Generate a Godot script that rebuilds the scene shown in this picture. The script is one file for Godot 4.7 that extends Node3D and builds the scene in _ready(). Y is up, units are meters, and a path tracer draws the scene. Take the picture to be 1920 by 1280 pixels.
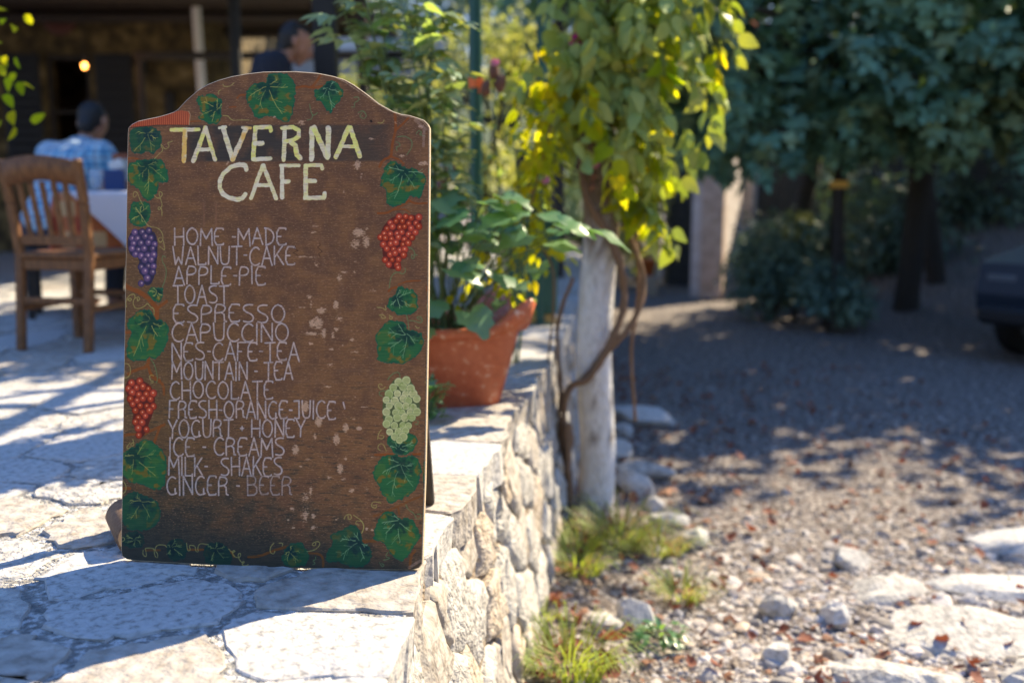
extends Node3D
# A painted menu board on a stone terrace, a path under trees beside it. Metres, y up; the terrace top is y = 0, the path lies at LOW.
const LOW := -0.8
const K := 1.145   # things on the path stand this much farther off and are this much larger than first measured
const SUN := Vector3(0.543, 0.656, -0.524)
var rng := RandomNumberGenerator.new()
var names := {}
var M := {}
var noise := FastNoiseLite.new()

func _ready():
	rng.seed = 4711
	noise.seed = 5
	noise.frequency = 1.0
	noise.fractal_octaves = 3
	# --- camera: 35 mm lens, wide open, focused on the board
	var cam := Camera3D.new()
	cam.name = "camera"
	var at := CameraAttributesPhysical.new()
	at.frustum_focal_length = 35.0
	at.frustum_focus_distance = 2.03
	at.frustum_near = 0.05
	at.frustum_far = 600.0
	at.exposure_aperture = 1.8
	cam.attributes = at
	cam.far = 600.0
	cam.near = 0.05
	cam.fov = 37.85
	cam.position = Vector3(0, 0.775, 0)
	cam.rotation = Vector3(deg_to_rad(-8.829), 0, 0)
	add_child(cam)
	# --- sky, sun, exposure
	var sky_mat := ProceduralSkyMaterial.new()
	sky_mat.sky_top_color = Color(0.40, 0.58, 0.88)
	sky_mat.sky_horizon_color = Color(0.80, 0.86, 0.92)
	sky_mat.sky_curve = 0.18
	sky_mat.ground_bottom_color = Color(0.30, 0.28, 0.25)
	sky_mat.ground_horizon_color = Color(0.62, 0.64, 0.64)
	sky_mat.sky_energy_multiplier = 0.8
	var env := Environment.new()
	env.background_mode = Environment.BG_SKY
	env.sky = Sky.new()
	env.sky.sky_material = sky_mat
	env.tonemap_mode = Environment.TONE_MAPPER_LINEAR
	env.tonemap_exposure = 2.6
	env.sdfgi_enabled = true
	env.ssao_enabled = true
	env.ssil_enabled = true
	var we := WorldEnvironment.new()
	we.name = "world_environment"
	we.environment = env
	add_child(we)
	var sun := DirectionalLight3D.new()
	sun.name = "sun"
	sun.light_color = Color(1.0, 0.93, 0.80)
	sun.light_energy = 1.6
	sun.light_angular_distance = 0.5
	sun.shadow_enabled = true
	add_child(sun)
	sun.look_at_from_position(SUN * 20.0, Vector3.ZERO, Vector3.UP)
	# --- the place
	make_materials()
	build_ground()
	build_terrace()
	build_retaining_wall()
	build_taverna()
	build_background()
	build_trees()
	# --- the things
	build_board()
	build_planter()
	build_post_and_vine()
	build_green_metalwork()
	build_dining()
	build_people()
	build_car()
	build_rocks_and_litter()

# ---------------------------------------------------------------- helpers
func numbered(called: String) -> String:
	var n: int = names.get(called, 0)
	names[called] = n + 1
	return called if n == 0 else "%s_%03d" % [called, n]

func thing(called: String, label: String, category: String, at := Vector3.ZERO, turn := 0.0, group := "") -> Node3D:
	var o := Node3D.new()
	o.name = numbered(called)
	add_child(o, true)
	o.position = at
	o.rotation.y = turn
	o.set_meta("label", label)
	o.set_meta("category", category)
	if group != "":
		o.set_meta("group", group)
	return o

func tag(o: Node3D, label: String, category: String, group := "") -> Node3D:
	o.set_meta("label", label)
	o.set_meta("category", category)
	if group != "":
		o.set_meta("group", group)
	return o

func part(called: String, mesh: Mesh, mat: Material, parent: Node = null) -> MeshInstance3D:
	var m := MeshInstance3D.new()
	m.mesh = mesh
	if mat != null:
		m.material_override = mat
	if parent == null:
		m.name = numbered(called)
		add_child(m, true)
	else:
		var n := 0
		var nm := called
		while parent.has_node(NodePath(nm)):
			n = int(parent.get_meta("n_" + called, 0)) + 1
			parent.set_meta("n_" + called, n)
			nm = "%s_%03d" % [called, n]
		m.name = nm
		parent.add_child(m, true)
	return m

func struct(called: String, mesh: Mesh, mat: Material) -> MeshInstance3D:
	var m := part(called, mesh, mat)
	m.set_meta("kind", "structure")
	return m

func begin() -> SurfaceTool:
	var st := SurfaceTool.new()
	st.begin(Mesh.PRIMITIVE_TRIANGLES)
	return st

func done(st: SurfaceTool) -> ArrayMesh:
	st.generate_normals()
	return st.commit()

func tri(st: SurfaceTool, a: Vector3, b: Vector3, c: Vector3):
	st.add_vertex(a)
	st.add_vertex(c)
	st.add_vertex(b)

func quad(st: SurfaceTool, a: Vector3, b: Vector3, c: Vector3, d: Vector3):
	tri(st, a, b, c)
	tri(st, a, c, d)

func box(st: SurfaceTool, size: Vector3, at := Vector3.ZERO, basis := Basis(), bevel := 0.004):
	# a box with chamfered edges, turned by basis about its centre
	st.set_smooth_group(-1)
	var h := size * 0.5
	var b := minf(bevel, minf(h.x, minf(h.y, h.z)) * 0.6)
	var p := {}
	for sx in [-1, 1]:
		for sy in [-1, 1]:
			for sz in [-1, 1]:
				var c := Vector3(sx * h.x, sy * h.y, sz * h.z)
				p[[sx, sy, sz, 0]] = at + basis * (c - Vector3(0, sy * b, sz * b))
				p[[sx, sy, sz, 1]] = at + basis * (c - Vector3(sx * b, 0, sz * b))
				p[[sx, sy, sz, 2]] = at + basis * (c - Vector3(sx * b, sy * b, 0))
	for s in [-1, 1]:
		oq(st, at, p[[s, -1, -1, 0]], p[[s, 1, -1, 0]], p[[s, 1, 1, 0]], p[[s, -1, 1, 0]])
		oq(st, at, p[[-1, s, -1, 1]], p[[1, s, -1, 1]], p[[1, s, 1, 1]], p[[-1, s, 1, 1]])
		oq(st, at, p[[-1, -1, s, 2]], p[[1, -1, s, 2]], p[[1, 1, s, 2]], p[[-1, 1, s, 2]])
		for t in [-1, 1]:
			oq(st, at, p[[s, t, -1, 0]], p[[s, t, 1, 0]], p[[s, t, 1, 1]], p[[s, t, -1, 1]])
			oq(st, at, p[[s, -1, t, 0]], p[[s, 1, t, 0]], p[[s, 1, t, 2]], p[[s, -1, t, 2]])
			oq(st, at, p[[-1, s, t, 1]], p[[1, s, t, 1]], p[[1, s, t, 2]], p[[-1, s, t, 2]])
			for u in [-1, 1]:
				ot(st, at, p[[s, t, u, 0]], p[[s, t, u, 1]], p[[s, t, u, 2]])

func ot(st: SurfaceTool, mid: Vector3, a: Vector3, b: Vector3, c: Vector3):
	if (b - a).cross(c - a).dot((a + b + c) / 3.0 - mid) >= 0.0:
		tri(st, a, b, c)
	else:
		tri(st, a, c, b)

func oq(st: SurfaceTool, mid: Vector3, a: Vector3, b: Vector3, c: Vector3, d: Vector3):
	ot(st, mid, a, b, c)
	ot(st, mid, a, c, d)

func bar(st: SurfaceTool, a: Vector3, b: Vector3, w: float, d: float, hint := Vector3.FORWARD, bevel := 0.003):
	# a squared bar from a to b, w across and d deep (d along hint)
	var y := (b - a).normalized()
	var z := (hint - y * hint.dot(y)).normalized()
	box(st, Vector3(w, a.distance_to(b), d), (a + b) * 0.5, Basis(y.cross(z), y, z), bevel)

func tube(st: SurfaceTool, pts: Array, radii: Array, sides := 7, lumps := 0.0, caps := true):
	st.set_smooth_group(0)
	var rings := []
	var side := Vector3.RIGHT
	for i in pts.size():
		var p: Vector3 = pts[i]
		var a: Vector3 = pts[maxi(i - 1, 0)]
		var b: Vector3 = pts[mini(i + 1, pts.size() - 1)]
		var dir := (b - a).normalized()
		if i == 0 and absf(dir.dot(side)) > 0.9:
			side = Vector3.BACK
		side = (side - dir * side.dot(dir)).normalized()
		var up := dir.cross(side)
		var r: float = radii[mini(i, radii.size() - 1)]
		var ring := PackedVector3Array()
		for k in sides:
			var an := TAU * k / sides
			var n := side * cos(an) + up * sin(an)
			var rr := r
			if lumps > 0.0:
				rr *= 1.0 + lumps * noise.get_noise_3dv(p * 9.0 + n * 0.7)
			ring.append(p + n * rr)
		rings.append(ring)
	for i in pts.size() - 1:
		var q: PackedVector3Array = rings[i]
		var s: PackedVector3Array = rings[i + 1]
		for k in sides:
			var k2 := (k + 1) % sides
			quad(st, q[k], q[k2], s[k2], s[k])
	if caps:
		st.set_smooth_group(-1)
		for e in [0, pts.size() - 1]:
			var ring: PackedVector3Array = rings[e]
			var mid: Vector3 = pts[e]
			for k in sides:
				if e == 0:
					tri(st, mid, ring[(k + 1) % sides], ring[k])
				else:
					tri(st, mid, ring[k], ring[(k + 1) % sides])

func lathe(st: SurfaceTool, profile: Array, sides := 20, at := Vector3.ZERO):
	st.set_smooth_group(0)
	for i in profile.size() - 1:
		var a: Vector2 = profile[i]
		var b: Vector2 = profile[i + 1]
		for k in sides:
			var t := TAU * k / sides
			var u := TAU * (k + 1) / sides
			var c := Vector3(cos(t), 0, -sin(t))
			var d := Vector3(cos(u), 0, -sin(u))
			quad(st, at + c * a.x + Vector3.UP * a.y, at + d * a.x + Vector3.UP * a.y, at + d * b.x + Vector3.UP * b.y, at + c * b.x + Vector3.UP * b.y)

func smooth_curve(pts: Array, steps := 5) -> Array:
	var out := []
	for i in pts.size() - 1:
		var a: Vector3 = pts[maxi(i - 1, 0)]
		var b: Vector3 = pts[i]
		var c: Vector3 = pts[i + 1]
		var d: Vector3 = pts[mini(i + 2, pts.size() - 1)]
		for k in steps:
			out.append(b.cubic_interpolate(c, a, d, float(k) / steps))
	out.append(pts[-1])
	return out

func rnd(a: float, b: float) -> float:
	return rng.randf_range(a, b)

func rand_dir() -> Vector3:
	while true:
		var v := Vector3(rnd(-1, 1), rnd(-1, 1), rnd(-1, 1))
		if v.length_squared() < 1.0 and v.length_squared() > 0.01:
			return v.normalized()
	return Vector3.UP

func lin(r: float, g: float, b: float) -> Color:
	return Color(r, g, b).linear_to_srgb()

func noise_tex(stops: Array, freq: float, seed_: int, oct := 4, size := 512, kind := FastNoiseLite.TYPE_SIMPLEX_SMOOTH, as_normal := false, bump := 6.0) -> NoiseTexture2D:
	# stops: [offset, Color linear] pairs
	var n := FastNoiseLite.new()
	n.noise_type = kind
	n.frequency = freq
	n.seed = seed_
	n.fractal_octaves = oct
	n.fractal_gain = 0.55
	var t := NoiseTexture2D.new()
	t.width = size
	t.height = size
	t.seamless = true
	t.seamless_blend_skirt = 0.15
	t.noise = n
	if as_normal:
		t.as_normal_map = true
		t.bump_strength = bump
	elif stops.size():
		var g := Gradient.new()
		var offs := PackedFloat32Array()
		var cols := PackedColorArray()
		for s in stops:
			offs.append(s[0])
			cols.append(s[1])
		g.offsets = offs
		g.colors = cols
		t.color_ramp = g
	return t

func surf(stops: Array, freq: float, scale: float, rough := 0.9, seed_ := 1, relief := 0.0, relief_freq := 0.03, world := true) -> StandardMaterial3D:
	# a triplanar material: colour noise, and relief of so many centimetres
	var m := StandardMaterial3D.new()
	m.albedo_texture = noise_tex(stops, freq, seed_)
	m.roughness = rough
	m.uv1_triplanar = true
	m.uv1_world_triplanar = world
	m.uv1_scale = Vector3.ONE * scale
	m.uv1_triplanar_sharpness = 4.0
	if relief > 0.0:
		m.heightmap_enabled = true
		m.heightmap_texture = noise_tex([], relief_freq, seed_ + 50, 5)
		m.heightmap_scale = relief
	return m

func plain(c: Color, rough := 0.8, metal := 0.0) -> StandardMaterial3D:
	var m := StandardMaterial3D.new()
	m.albedo_color = c
	m.roughness = rough
	m.metallic = metal
	return m

func leaf_mat(c: Color, glow: Color, rough := 0.5) -> StandardMaterial3D:
	var m := plain(c, rough)
	m.backlight_enabled = true
	m.backlight = glow
	return m

func make_materials():
	M.limestone = surf([[0.0, lin(0.18, 0.172, 0.155)], [0.30, lin(0.34, 0.325, 0.30)], [0.44, lin(0.43, 0.415, 0.39)], [1.0, lin(0.53, 0.515, 0.49)]], 0.035, 2.2, 0.9, 3, 0.35, 0.03)
	M.limestone_b = surf([[0.0, lin(0.20, 0.19, 0.17)], [0.4, lin(0.36, 0.34, 0.31)], [0.6, lin(0.45, 0.43, 0.39)], [1.0, lin(0.56, 0.54, 0.50)]], 0.016, 2.6, 0.9, 9, 0.7, 0.03)
	M.limestone_c = surf([[0.0, lin(0.26, 0.20, 0.14)], [0.4, lin(0.42, 0.35, 0.27)], [1.0, lin(0.56, 0.50, 0.42)]], 0.014, 2.4, 0.9, 14, 0.8, 0.03)
	M.mortar = surf([[0.0, lin(0.13, 0.125, 0.115)], [0.42, lin(0.25, 0.24, 0.22)], [0.56, lin(0.33, 0.32, 0.30)], [0.66, lin(0.50, 0.49, 0.47)], [1.0, lin(0.58, 0.57, 0.55)]], 0.02, 3.0, 0.95, 21, 0.8, 0.05)
	M.earth_joint = surf([[0.0, lin(0.16, 0.11, 0.07)], [0.5, lin(0.30, 0.23, 0.16)], [1.0, lin(0.44, 0.38, 0.31)]], 0.03, 3.0, 0.95, 23, 1.5, 0.05)
	M.dirt = surf([[0.0, lin(0.055, 0.042, 0.035)], [0.42, lin(0.125, 0.10, 0.085)], [0.58, lin(0.20, 0.17, 0.148)], [0.72, lin(0.38, 0.34, 0.30)], [1.0, lin(0.50, 0.46, 0.42)]], 0.035, 1.1, 0.95, 31, 2.0, 0.06)
	M.pebble = surf([[0.0, lin(0.30, 0.28, 0.26)], [0.5, lin(0.48, 0.46, 0.43)], [1.0, lin(0.62, 0.60, 0.57)]], 0.02, 3.0, 0.9, 35)
	M.bark = surf([[0.0, lin(0.03, 0.025, 0.02)], [1.0, lin(0.10, 0.08, 0.06)]], 0.03, 2.0, 0.95, 41, 2.0, 0.04)
	M.wood = surf([[0.0, lin(0.09, 0.036, 0.011)], [0.5, lin(0.20, 0.080, 0.022)], [1.0, lin(0.32, 0.14, 0.045)]], 0.02, 2.0, 0.6, 43)
	M.wood.uv1_scale = Vector3(6, 1.2, 6)
	M.dark_wood = surf([[0.0, lin(0.015, 0.012, 0.010)], [1.0, lin(0.05, 0.035, 0.025)]], 0.02, 2.0, 0.7, 45)
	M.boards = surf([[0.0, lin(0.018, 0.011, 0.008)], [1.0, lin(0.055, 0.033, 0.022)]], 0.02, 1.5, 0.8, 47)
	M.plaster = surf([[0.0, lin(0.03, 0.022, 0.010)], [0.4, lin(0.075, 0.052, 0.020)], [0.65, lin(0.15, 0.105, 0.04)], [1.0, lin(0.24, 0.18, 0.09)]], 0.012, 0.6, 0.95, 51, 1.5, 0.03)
	M.limestone_d = surf([[0.0, lin(0.20, 0.165, 0.13)], [0.4, lin(0.34, 0.305, 0.26)], [1.0, lin(0.49, 0.45, 0.40)]], 0.02, 1.7, 0.9, 19, 0.5, 0.03)
	M.black = plain(lin(0.012, 0.012, 0.014), 0.6)
	M.green_metal = plain(lin(0.012, 0.075, 0.055), 0.35)
	M.white_paint = plain(lin(0.70, 0.71, 0.70), 0.6)
	M.orange_tape = plain(lin(0.80, 0.16, 0.03), 0.6)
	M.terracotta = surf([[0.0, lin(0.34, 0.085, 0.035)], [0.3, lin(0.42, 0.10, 0.038)], [0.68, lin(0.47, 0.125, 0.05)], [0.76, lin(0.56, 0.27, 0.17)], [1.0, lin(0.6, 0.42, 0.32)]], 0.02, 2.0, 0.42, 61)
	M.soil = surf([[0.0, lin(0.02, 0.015, 0.01)], [1.0, lin(0.09, 0.065, 0.045)]], 0.06, 4.0, 1.0, 63, 1.5, 0.08)
	M.stem = plain(lin(0.10, 0.14, 0.04), 0.6)
	M.vine_wood = surf([[0.0, lin(0.10, 0.055, 0.03)], [1.0, lin(0.26, 0.16, 0.09)]], 0.03, 6.0, 0.85, 65)
	# leaves: what they let through is yellower than what they reflect
	M.vine_leaf = [leaf_mat(lin(0.20, 0.26, 0.018), lin(1.0, 0.96, 0.012), 0.6), leaf_mat(lin(0.13, 0.21, 0.018), lin(0.80, 0.92, 0.010), 0.6), leaf_mat(lin(0.30, 0.28, 0.018), lin(1.0, 0.82, 0.01), 0.6)]
	for m in M.vine_leaf:
		m.metallic_specular = 0.08
	M.tall_leaf = [leaf_mat(lin(0.085, 0.16, 0.065), lin(0.40, 0.56, 0.10), 0.5), leaf_mat(lin(0.11, 0.19, 0.07), lin(0.46, 0.60, 0.10), 0.5), leaf_mat(lin(0.13, 0.155, 0.03), lin(0.24, 0.28, 0.02), 0.5)]
	M.broad_leaf = [leaf_mat(lin(0.05, 0.13, 0.065), lin(0.22, 0.42, 0.07), 0.32), leaf_mat(lin(0.075, 0.165, 0.08), lin(0.28, 0.46, 0.07), 0.3), leaf_mat(lin(0.12, 0.21, 0.11), lin(0.30, 0.48, 0.09), 0.3)]
	M.dry_leaf = [leaf_mat(lin(0.17, 0.052, 0.026), lin(0.12, 0.03, 0.012), 0.8), leaf_mat(lin(0.22, 0.105, 0.055), lin(0.12, 0.05, 0.02), 0.8), leaf_mat(lin(0.14, 0.06, 0.035), lin(0.10, 0.03, 0.01), 0.8)]
	M.foliage = leaf_mat(Color.WHITE, lin(0.26, 0.26, 0.10), 0.42)
	M.foliage.metallic_specular = 0.22
	M.foliage.vertex_color_use_as_albedo = true
	M.foliage_glow = leaf_mat(Color.WHITE, lin(0.80, 0.76, 0.22), 0.5)
	M.foliage_glow.vertex_color_use_as_albedo = true
	M.foliage_glow.metallic_specular = 0.35
	M.petal = leaf_mat(lin(0.55, 0.02, 0.22), lin(0.5, 0.02, 0.2), 0.6)
	M.petal_pale = leaf_mat(lin(0.65, 0.18, 0.26), lin(0.5, 0.1, 0.15), 0.6)
	M.dry_flower = plain(lin(0.16, 0.07, 0.04), 0.9)
	M.grass = leaf_mat(lin(0.13, 0.19, 0.03), lin(0.36, 0.42, 0.04), 0.55)
	M.grass_dry = leaf_mat(lin(0.26, 0.20, 0.08), lin(0.30, 0.22, 0.06), 0.6)

# ---------------------------------------------------------------- leaves, plants, stones
func leaf_mesh(kind: String, fold := 0.25, curl := 0.25, seed_ := 0) -> ArrayMesh:
	# a leaf one unit long in the xz plane, its stalk at the origin, its tip towards +z; bent along its midrib and downwards
	var half := []
	match kind:
		"vine": half = [Vector2(0.0, 0.02), Vector2(0.20, -0.13), Vector2(0.40, -0.02), Vector2(0.50, 0.16), Vector2(0.40, 0.34), Vector2(0.46, 0.52), Vector2(0.28, 0.62), Vector2(0.17, 0.82), Vector2(0.0, 1.0)]
		"ovate": half = [Vector2(0.0, 0.0), Vector2(0.16, 0.10), Vector2(0.25, 0.30), Vector2(0.24, 0.50), Vector2(0.15, 0.75), Vector2(0.0, 1.0)]
		"creeper": half = [Vector2(0.0, 0.0), Vector2(0.20, 0.06), Vector2(0.32, 0.28), Vector2(0.30, 0.50), Vector2(0.19, 0.74), Vector2(0.08, 0.90), Vector2(0.0, 1.0)]
		"mallow": half = [Vector2(0.0, 0.08), Vector2(0.22, -0.14), Vector2(0.46, -0.06), Vector2(0.50, 0.16), Vector2(0.60, 0.34), Vector2(0.46, 0.50), Vector2(0.44, 0.70), Vector2(0.22, 0.76), Vector2(0.12, 0.96), Vector2(0.0, 0.98)]
		"fig": half = [Vector2(0.0, 0.03), Vector2(0.24, -0.06), Vector2(0.44, 0.12), Vector2(0.26, 0.30), Vector2(0.50, 0.58), Vector2(0.20, 0.56), Vector2(0.14, 0.82), Vector2(0.0, 1.0)]
		_: half = [Vector2(0.0, 0.0), Vector2(0.20, 0.2), Vector2(0.24, 0.5), Vector2(0.0, 1.0)]
	var r := RandomNumberGenerator.new()
	r.seed = 100 + seed_
	var st := begin()
	st.set_smooth_group(0)
	var wave := r.randf_range(0.0, 6.0)
	var f := func(p: Vector2, s: float) -> Vector3:
		var x := p.x * s
		return Vector3(x, absf(x) * fold - curl * p.y * p.y + 0.04 * sin(p.y * 7.0 + wave + x * 5.0) * absf(x) * 3.0, p.y)
	for s in [-1.0, 1.0]:
		for i in half.size() - 1:
			var a: Vector2 = half[i]
			var b: Vector2 = half[i + 1]
			var m1: Vector3 = f.call(Vector2(0, clampf(a.y, 0.05, 1.0)), 1.0)
			var m2: Vector3 = f.call(Vector2(0, clampf(b.y, 0.05, 1.0)), 1.0)
			var p1: Vector3 = f.call(a, s)
			var p2: Vector3 = f.call(b, s)
			if s > 0:
				if b.y > a.y + 0.01 and b.x > 0.0 and a.y >= 0.05:
					quad(st, m1, m2, p2, p1)
				else:
					tri(st, m1, m2, p2)
					tri(st, m1, p2, p1)
			else:
				tri(st, m1, p2, m2)
				tri(st, m1, p1, p2)
	return done(st)

func leaf_basis(out: Vector3, face: Vector3, size: float, roll := 0.0) -> Basis:
	# tip along out, upper face turned towards face
	var z := out.normalized()
	var y := (face - z * face.dot(z))
	y = y.normalized() if y.length() > 0.05 else Vector3.UP.cross(z).normalized()
	return (Basis(z, roll) * Basis(y.cross(z), y, z)).scaled_local(Vector3.ONE * size)

func many(called: String, mesh: Mesh, mat: Material, xf: Array, cols: Array, parent: Node = null) -> MultiMeshInstance3D:
	var mm := MultiMesh.new()
	mm.transform_format = MultiMesh.TRANSFORM_3D
	mm.use_colors = cols.size() > 0
	mm.mesh = mesh
	mm.instance_count = xf.size()
	for i in xf.size():
		mm.set_instance_transform(i, xf[i])
		if cols.size():
			mm.set_instance_color(i, cols[i])
	var n := MultiMeshInstance3D.new()
	n.multimesh = mm
	n.material_override = mat
	n.set_meta("kind", "stuff")
	if parent:
		n.name = called
		parent.add_child(n, true)
	else:
		n.name = numbered(called)
		add_child(n, true)
	return n

func crown(root: Node3D, clumps: Array, count: int, mesh: Mesh, size: float, tones: Array, down := 0.5, called := "crown", gap := -0.16, fine := 0.9, mat: Material = null):
	# clumps: [centre, radii]; leaves lie towards the outside of each clump and hang outwards
	var xf := []
	var cols := []
	var weight := 0.0
	for c in clumps:
		weight += pow(c[1].x * c[1].y * c[1].z, 0.6)
	for c in clumps:
		var n := int(count * pow(c[1].x * c[1].y * c[1].z, 0.6) / weight)
		var tone := rng.randf()
		for i in n:
			var d := rand_dir()
			var p: Vector3 = c[0] + d * c[1] * pow(rng.randf(), 0.45)
			if noise.get_noise_3dv(p * fine + Vector3(7, 1, 3)) < gap:
				continue
			var out := (d + Vector3(0, -down, 0) + rand_dir() * 0.7).normalized()
			var face := (Vector3.UP + d * 0.5 + rand_dir() * 0.6)
			xf.append(Transform3D(leaf_basis(out, face, size * rnd(0.6, 1.25)), p))
			var a: Color = tones[rng.randi() % tones.size()]
			var b: Color = tones[int(tone * tones.size()) % tones.size()]
			cols.append(a.lerp(b, 0.6) * rnd(0.8, 1.2))
	many(called, mesh, mat if mat else M.foliage, xf, cols, root)

func limb(st: SurfaceTool, a: Vector3, b: Vector3, r0: float, r1: float, bend := 0.15):
	var pts := []
	var off := rand_dir() * a.distance_to(b) * bend
	for i in 7:
		var t := i / 6.0
		pts.append(a.lerp(b, t) + off * sin(t * PI))
	var rad := []
	for i in 7:
		rad.append(lerpf(r0, r1, i / 6.0))
	tube(st, pts, rad, 8, 0.25)

func cell_polys(sites: Array, region: PackedVector2Array, reach: float) -> Array:
	# the Voronoi cell of each site, cut to the region
	var out := []
	for i in sites.size():
		var s: Vector2 = sites[i]
		var poly := PackedVector2Array([s + Vector2(-reach, -reach), s + Vector2(reach, -reach), s + Vector2(reach, reach), s + Vector2(-reach, reach)])
		for j in sites.size():
			var t: Vector2 = sites[j]
			if i == j or s.distance_squared_to(t) > reach * reach * 6.0:
				continue
			var mid := (s + t) * 0.5
			var n := t - s
			var cut := PackedVector2Array()
			for k in poly.size():
				var a := poly[k]
				var b := poly[(k + 1) % poly.size()]
				var da := (a - mid).dot(n)
				var db := (b - mid).dot(n)
				if da <= 0.0:
					cut.append(a)
				if (da < 0.0 and db > 0.0) or (da > 0.0 and db < 0.0):
					cut.append(a.lerp(b, da / (da - db)))
			poly = cut
			if poly.size() < 3:
				break
		if poly.size() < 3:
			out.append(PackedVector2Array())
			continue
		var got := Geometry2D.intersect_polygons(poly, region)
		out.append(got[0] if got.size() else PackedVector2Array())
	return out

func ring_of(poly: PackedVector2Array, shrink: float, n: int, rough: float) -> PackedVector2Array:
	# the outline drawn in by shrink, with n uneven points, anticlockwise as seen in the x-y plane
	var got := Geometry2D.offset_polygon(poly, -shrink, Geometry2D.JOIN_ROUND)
	if got.is_empty():
		return PackedVector2Array()
	var best: PackedVector2Array = got[0]
	var len_ := 0.0
	for k in best.size():
		len_ += best[k].distance_to(best[(k + 1) % best.size()])
	var out := PackedVector2Array()
	var k := 0
	var gone := 0.0
	for i in n:
		var want := len_ * (i + 0.3 * sin(i * 2.4)) / n
		while true:
			var seg := best[k].distance_to(best[(k + 1) % best.size()])
			if gone + seg >= want or k >= best.size() - 1:
				var p := best[k].lerp(best[(k + 1) % best.size()], clampf((want - gone) / maxf(seg, 1e-6), 0.0, 1.0))
				out.append(p + Vector2(noise.get_noise_2d(p.x * 37.0, p.y * 37.0), noise.get_noise_2d(p.y * 41.0, p.x * 41.0)) * rough)
				break
			gone += seg
			k += 1
	if Geometry2D.is_polygon_clockwise(out):
		out.reverse()
	return out

func stone(ring: PackedVector2Array, rise: float, edge: float, deep: float, bulge: float, tilt := Vector2.ZERO, splay := 0.0) -> ArrayMesh:
	# a stone with the outline ring in the x-z plane (ring y is -z), its face up at rise, chamfered edge, sides going down to -deep
	var mid := Vector2.ZERO
	for p in ring:
		mid += p
	mid /= ring.size()
	var st := begin()
	var lv := []
	var steps := [[1.0 + splay, -deep], [1.0, rise - edge], [1.0, rise], [0.72, rise]]
	for j in 4:
		var lay := PackedVector3Array()
		for p in ring:
			var q: Vector2 = mid + (p - mid) * float(steps[j][0])
			if j == 2:
				var d: Vector2 = p - mid
				q = mid + d * (1.0 - edge * 0.9 / maxf(d.length(), 0.01))
			var y: float = steps[j][1]
			if j == 0:
				q += Vector2(noise.get_noise_2d(q.x * 31.0, q.y * 31.0 + 7.0), noise.get_noise_2d(q.y * 31.0 + 3.0, q.x * 31.0)) * 0.03
			if j >= 2:
				y += noise.get_noise_2d(q.x * 13.0 + 5.0, q.y * 13.0) * edge * (1.3 if bulge < 0.003 else 1.5) + bulge * (0.0 if j == 2 else 0.75) + tilt.dot(q - mid)
			elif j == 1:
				y += noise.get_noise_2d(q.x * 23.0 + 9.0, q.y * 23.0) * edge * 1.2 + tilt.dot(q - mid)
			lay.append(Vector3(q.x - mid.x, y, -(q.y - mid.y)))
		lv.append(lay)
	var n := ring.size()
	for j in 3:
		st.set_smooth_group(-1 if j == 0 else 2 if bulge > 0.003 else j if j == 1 else 2)
		for k in n:
			var k2 := (k + 1) % n
			quad(st, lv[j][k], lv[j][k2], lv[j + 1][k2], lv[j + 1][k])
	st.set_smooth_group(2)
	for k in n:
		tri(st, lv[3][k], lv[3][(k + 1) % n], Vector3(0, rise + bulge, 0))
	return done(st)

func middle(ring: PackedVector2Array) -> Vector2:
	var mid := Vector2.ZERO
	for p in ring:
		mid += p
	return mid / ring.size()

func rock(size: Vector3, seed_: int, detail := 2, sharp := 0.35) -> ArrayMesh:
	# a broken stone: a ball pressed flat by random planes
	var s := SphereMesh.new()
	s.radius = 0.5
	s.height = 1.0
	s.radial_segments = 6 + detail * 3
	s.rings = 3 + detail * 2
	var r := RandomNumberGenerator.new()
	r.seed = seed_ * 7 + 13
	var planes := []
	for i in 9:
		planes.append([Vector3(r.randfn(), r.randfn(), r.randfn()).normalized(), r.randf_range(0.26, 0.5)])
	var a := s.get_mesh_arrays()
	var v: PackedVector3Array = a[Mesh.ARRAY_VERTEX]
	for i in v.size():
		var p := v[i]
		p *= 1.0 + 0.25 * noise.get_noise_3dv(p * 3.0 + Vector3.ONE * seed_)
		for pl in planes:
			var d: float = p.dot(pl[0]) - float(pl[1])
			if d > 0.0:
				p -= Vector3(pl[0]) * d * 0.95
		v[i] = p * size
	var st := begin()
	st.set_smooth_group(-1)
	var idx: PackedInt32Array = a[Mesh.ARRAY_INDEX]
	for i in idx:
		st.add_vertex(v[i])
	return done(st)

# ---------------------------------------------------------------- the menu board
# The artwork is drawn in its own units (0.98 to the millimetre); the board's outline and its painting share them.
const BW := 0.640     # width in metres
const BH := 0.9095    # foot to shoulder
const TW := 880
const TH := 1400
var pix := PackedFloat32Array()
var grain := PackedByteArray()
var blotch := PackedByteArray()

func art_st(p: Vector2) -> Vector2:
	# s 0..1 across, t 0 at the shoulder, 1 at the foot
	var xl := 243.0 - 15.0 * (p.y - 240.0) / 810.0
	var xr := 805.0 - 12.0 * (p.y - 235.0) / 837.0
	var yt := 240.0 - 5.0 * (p.x - 243.0) / 562.0
	var yb := 1050.0 + 22.0 * (p.x - 228.0) / 565.0
	return Vector2((p.x - xl) / (xr - xl), (p.y - yt) / (yb - yt))

func art_px(p: Vector2) -> Vector2:
	var q := art_st(p)
	return Vector2(q.x * TW, (q.y + 0.125) / 1.135 * TH)

func art_list(s: String) -> PackedVector2Array:
	var out := PackedVector2Array()
	for w in s.split(" ", false):
		var c := w.split(",")
		out.append(Vector2(float(c[0]), float(c[1])))
	return out

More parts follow.
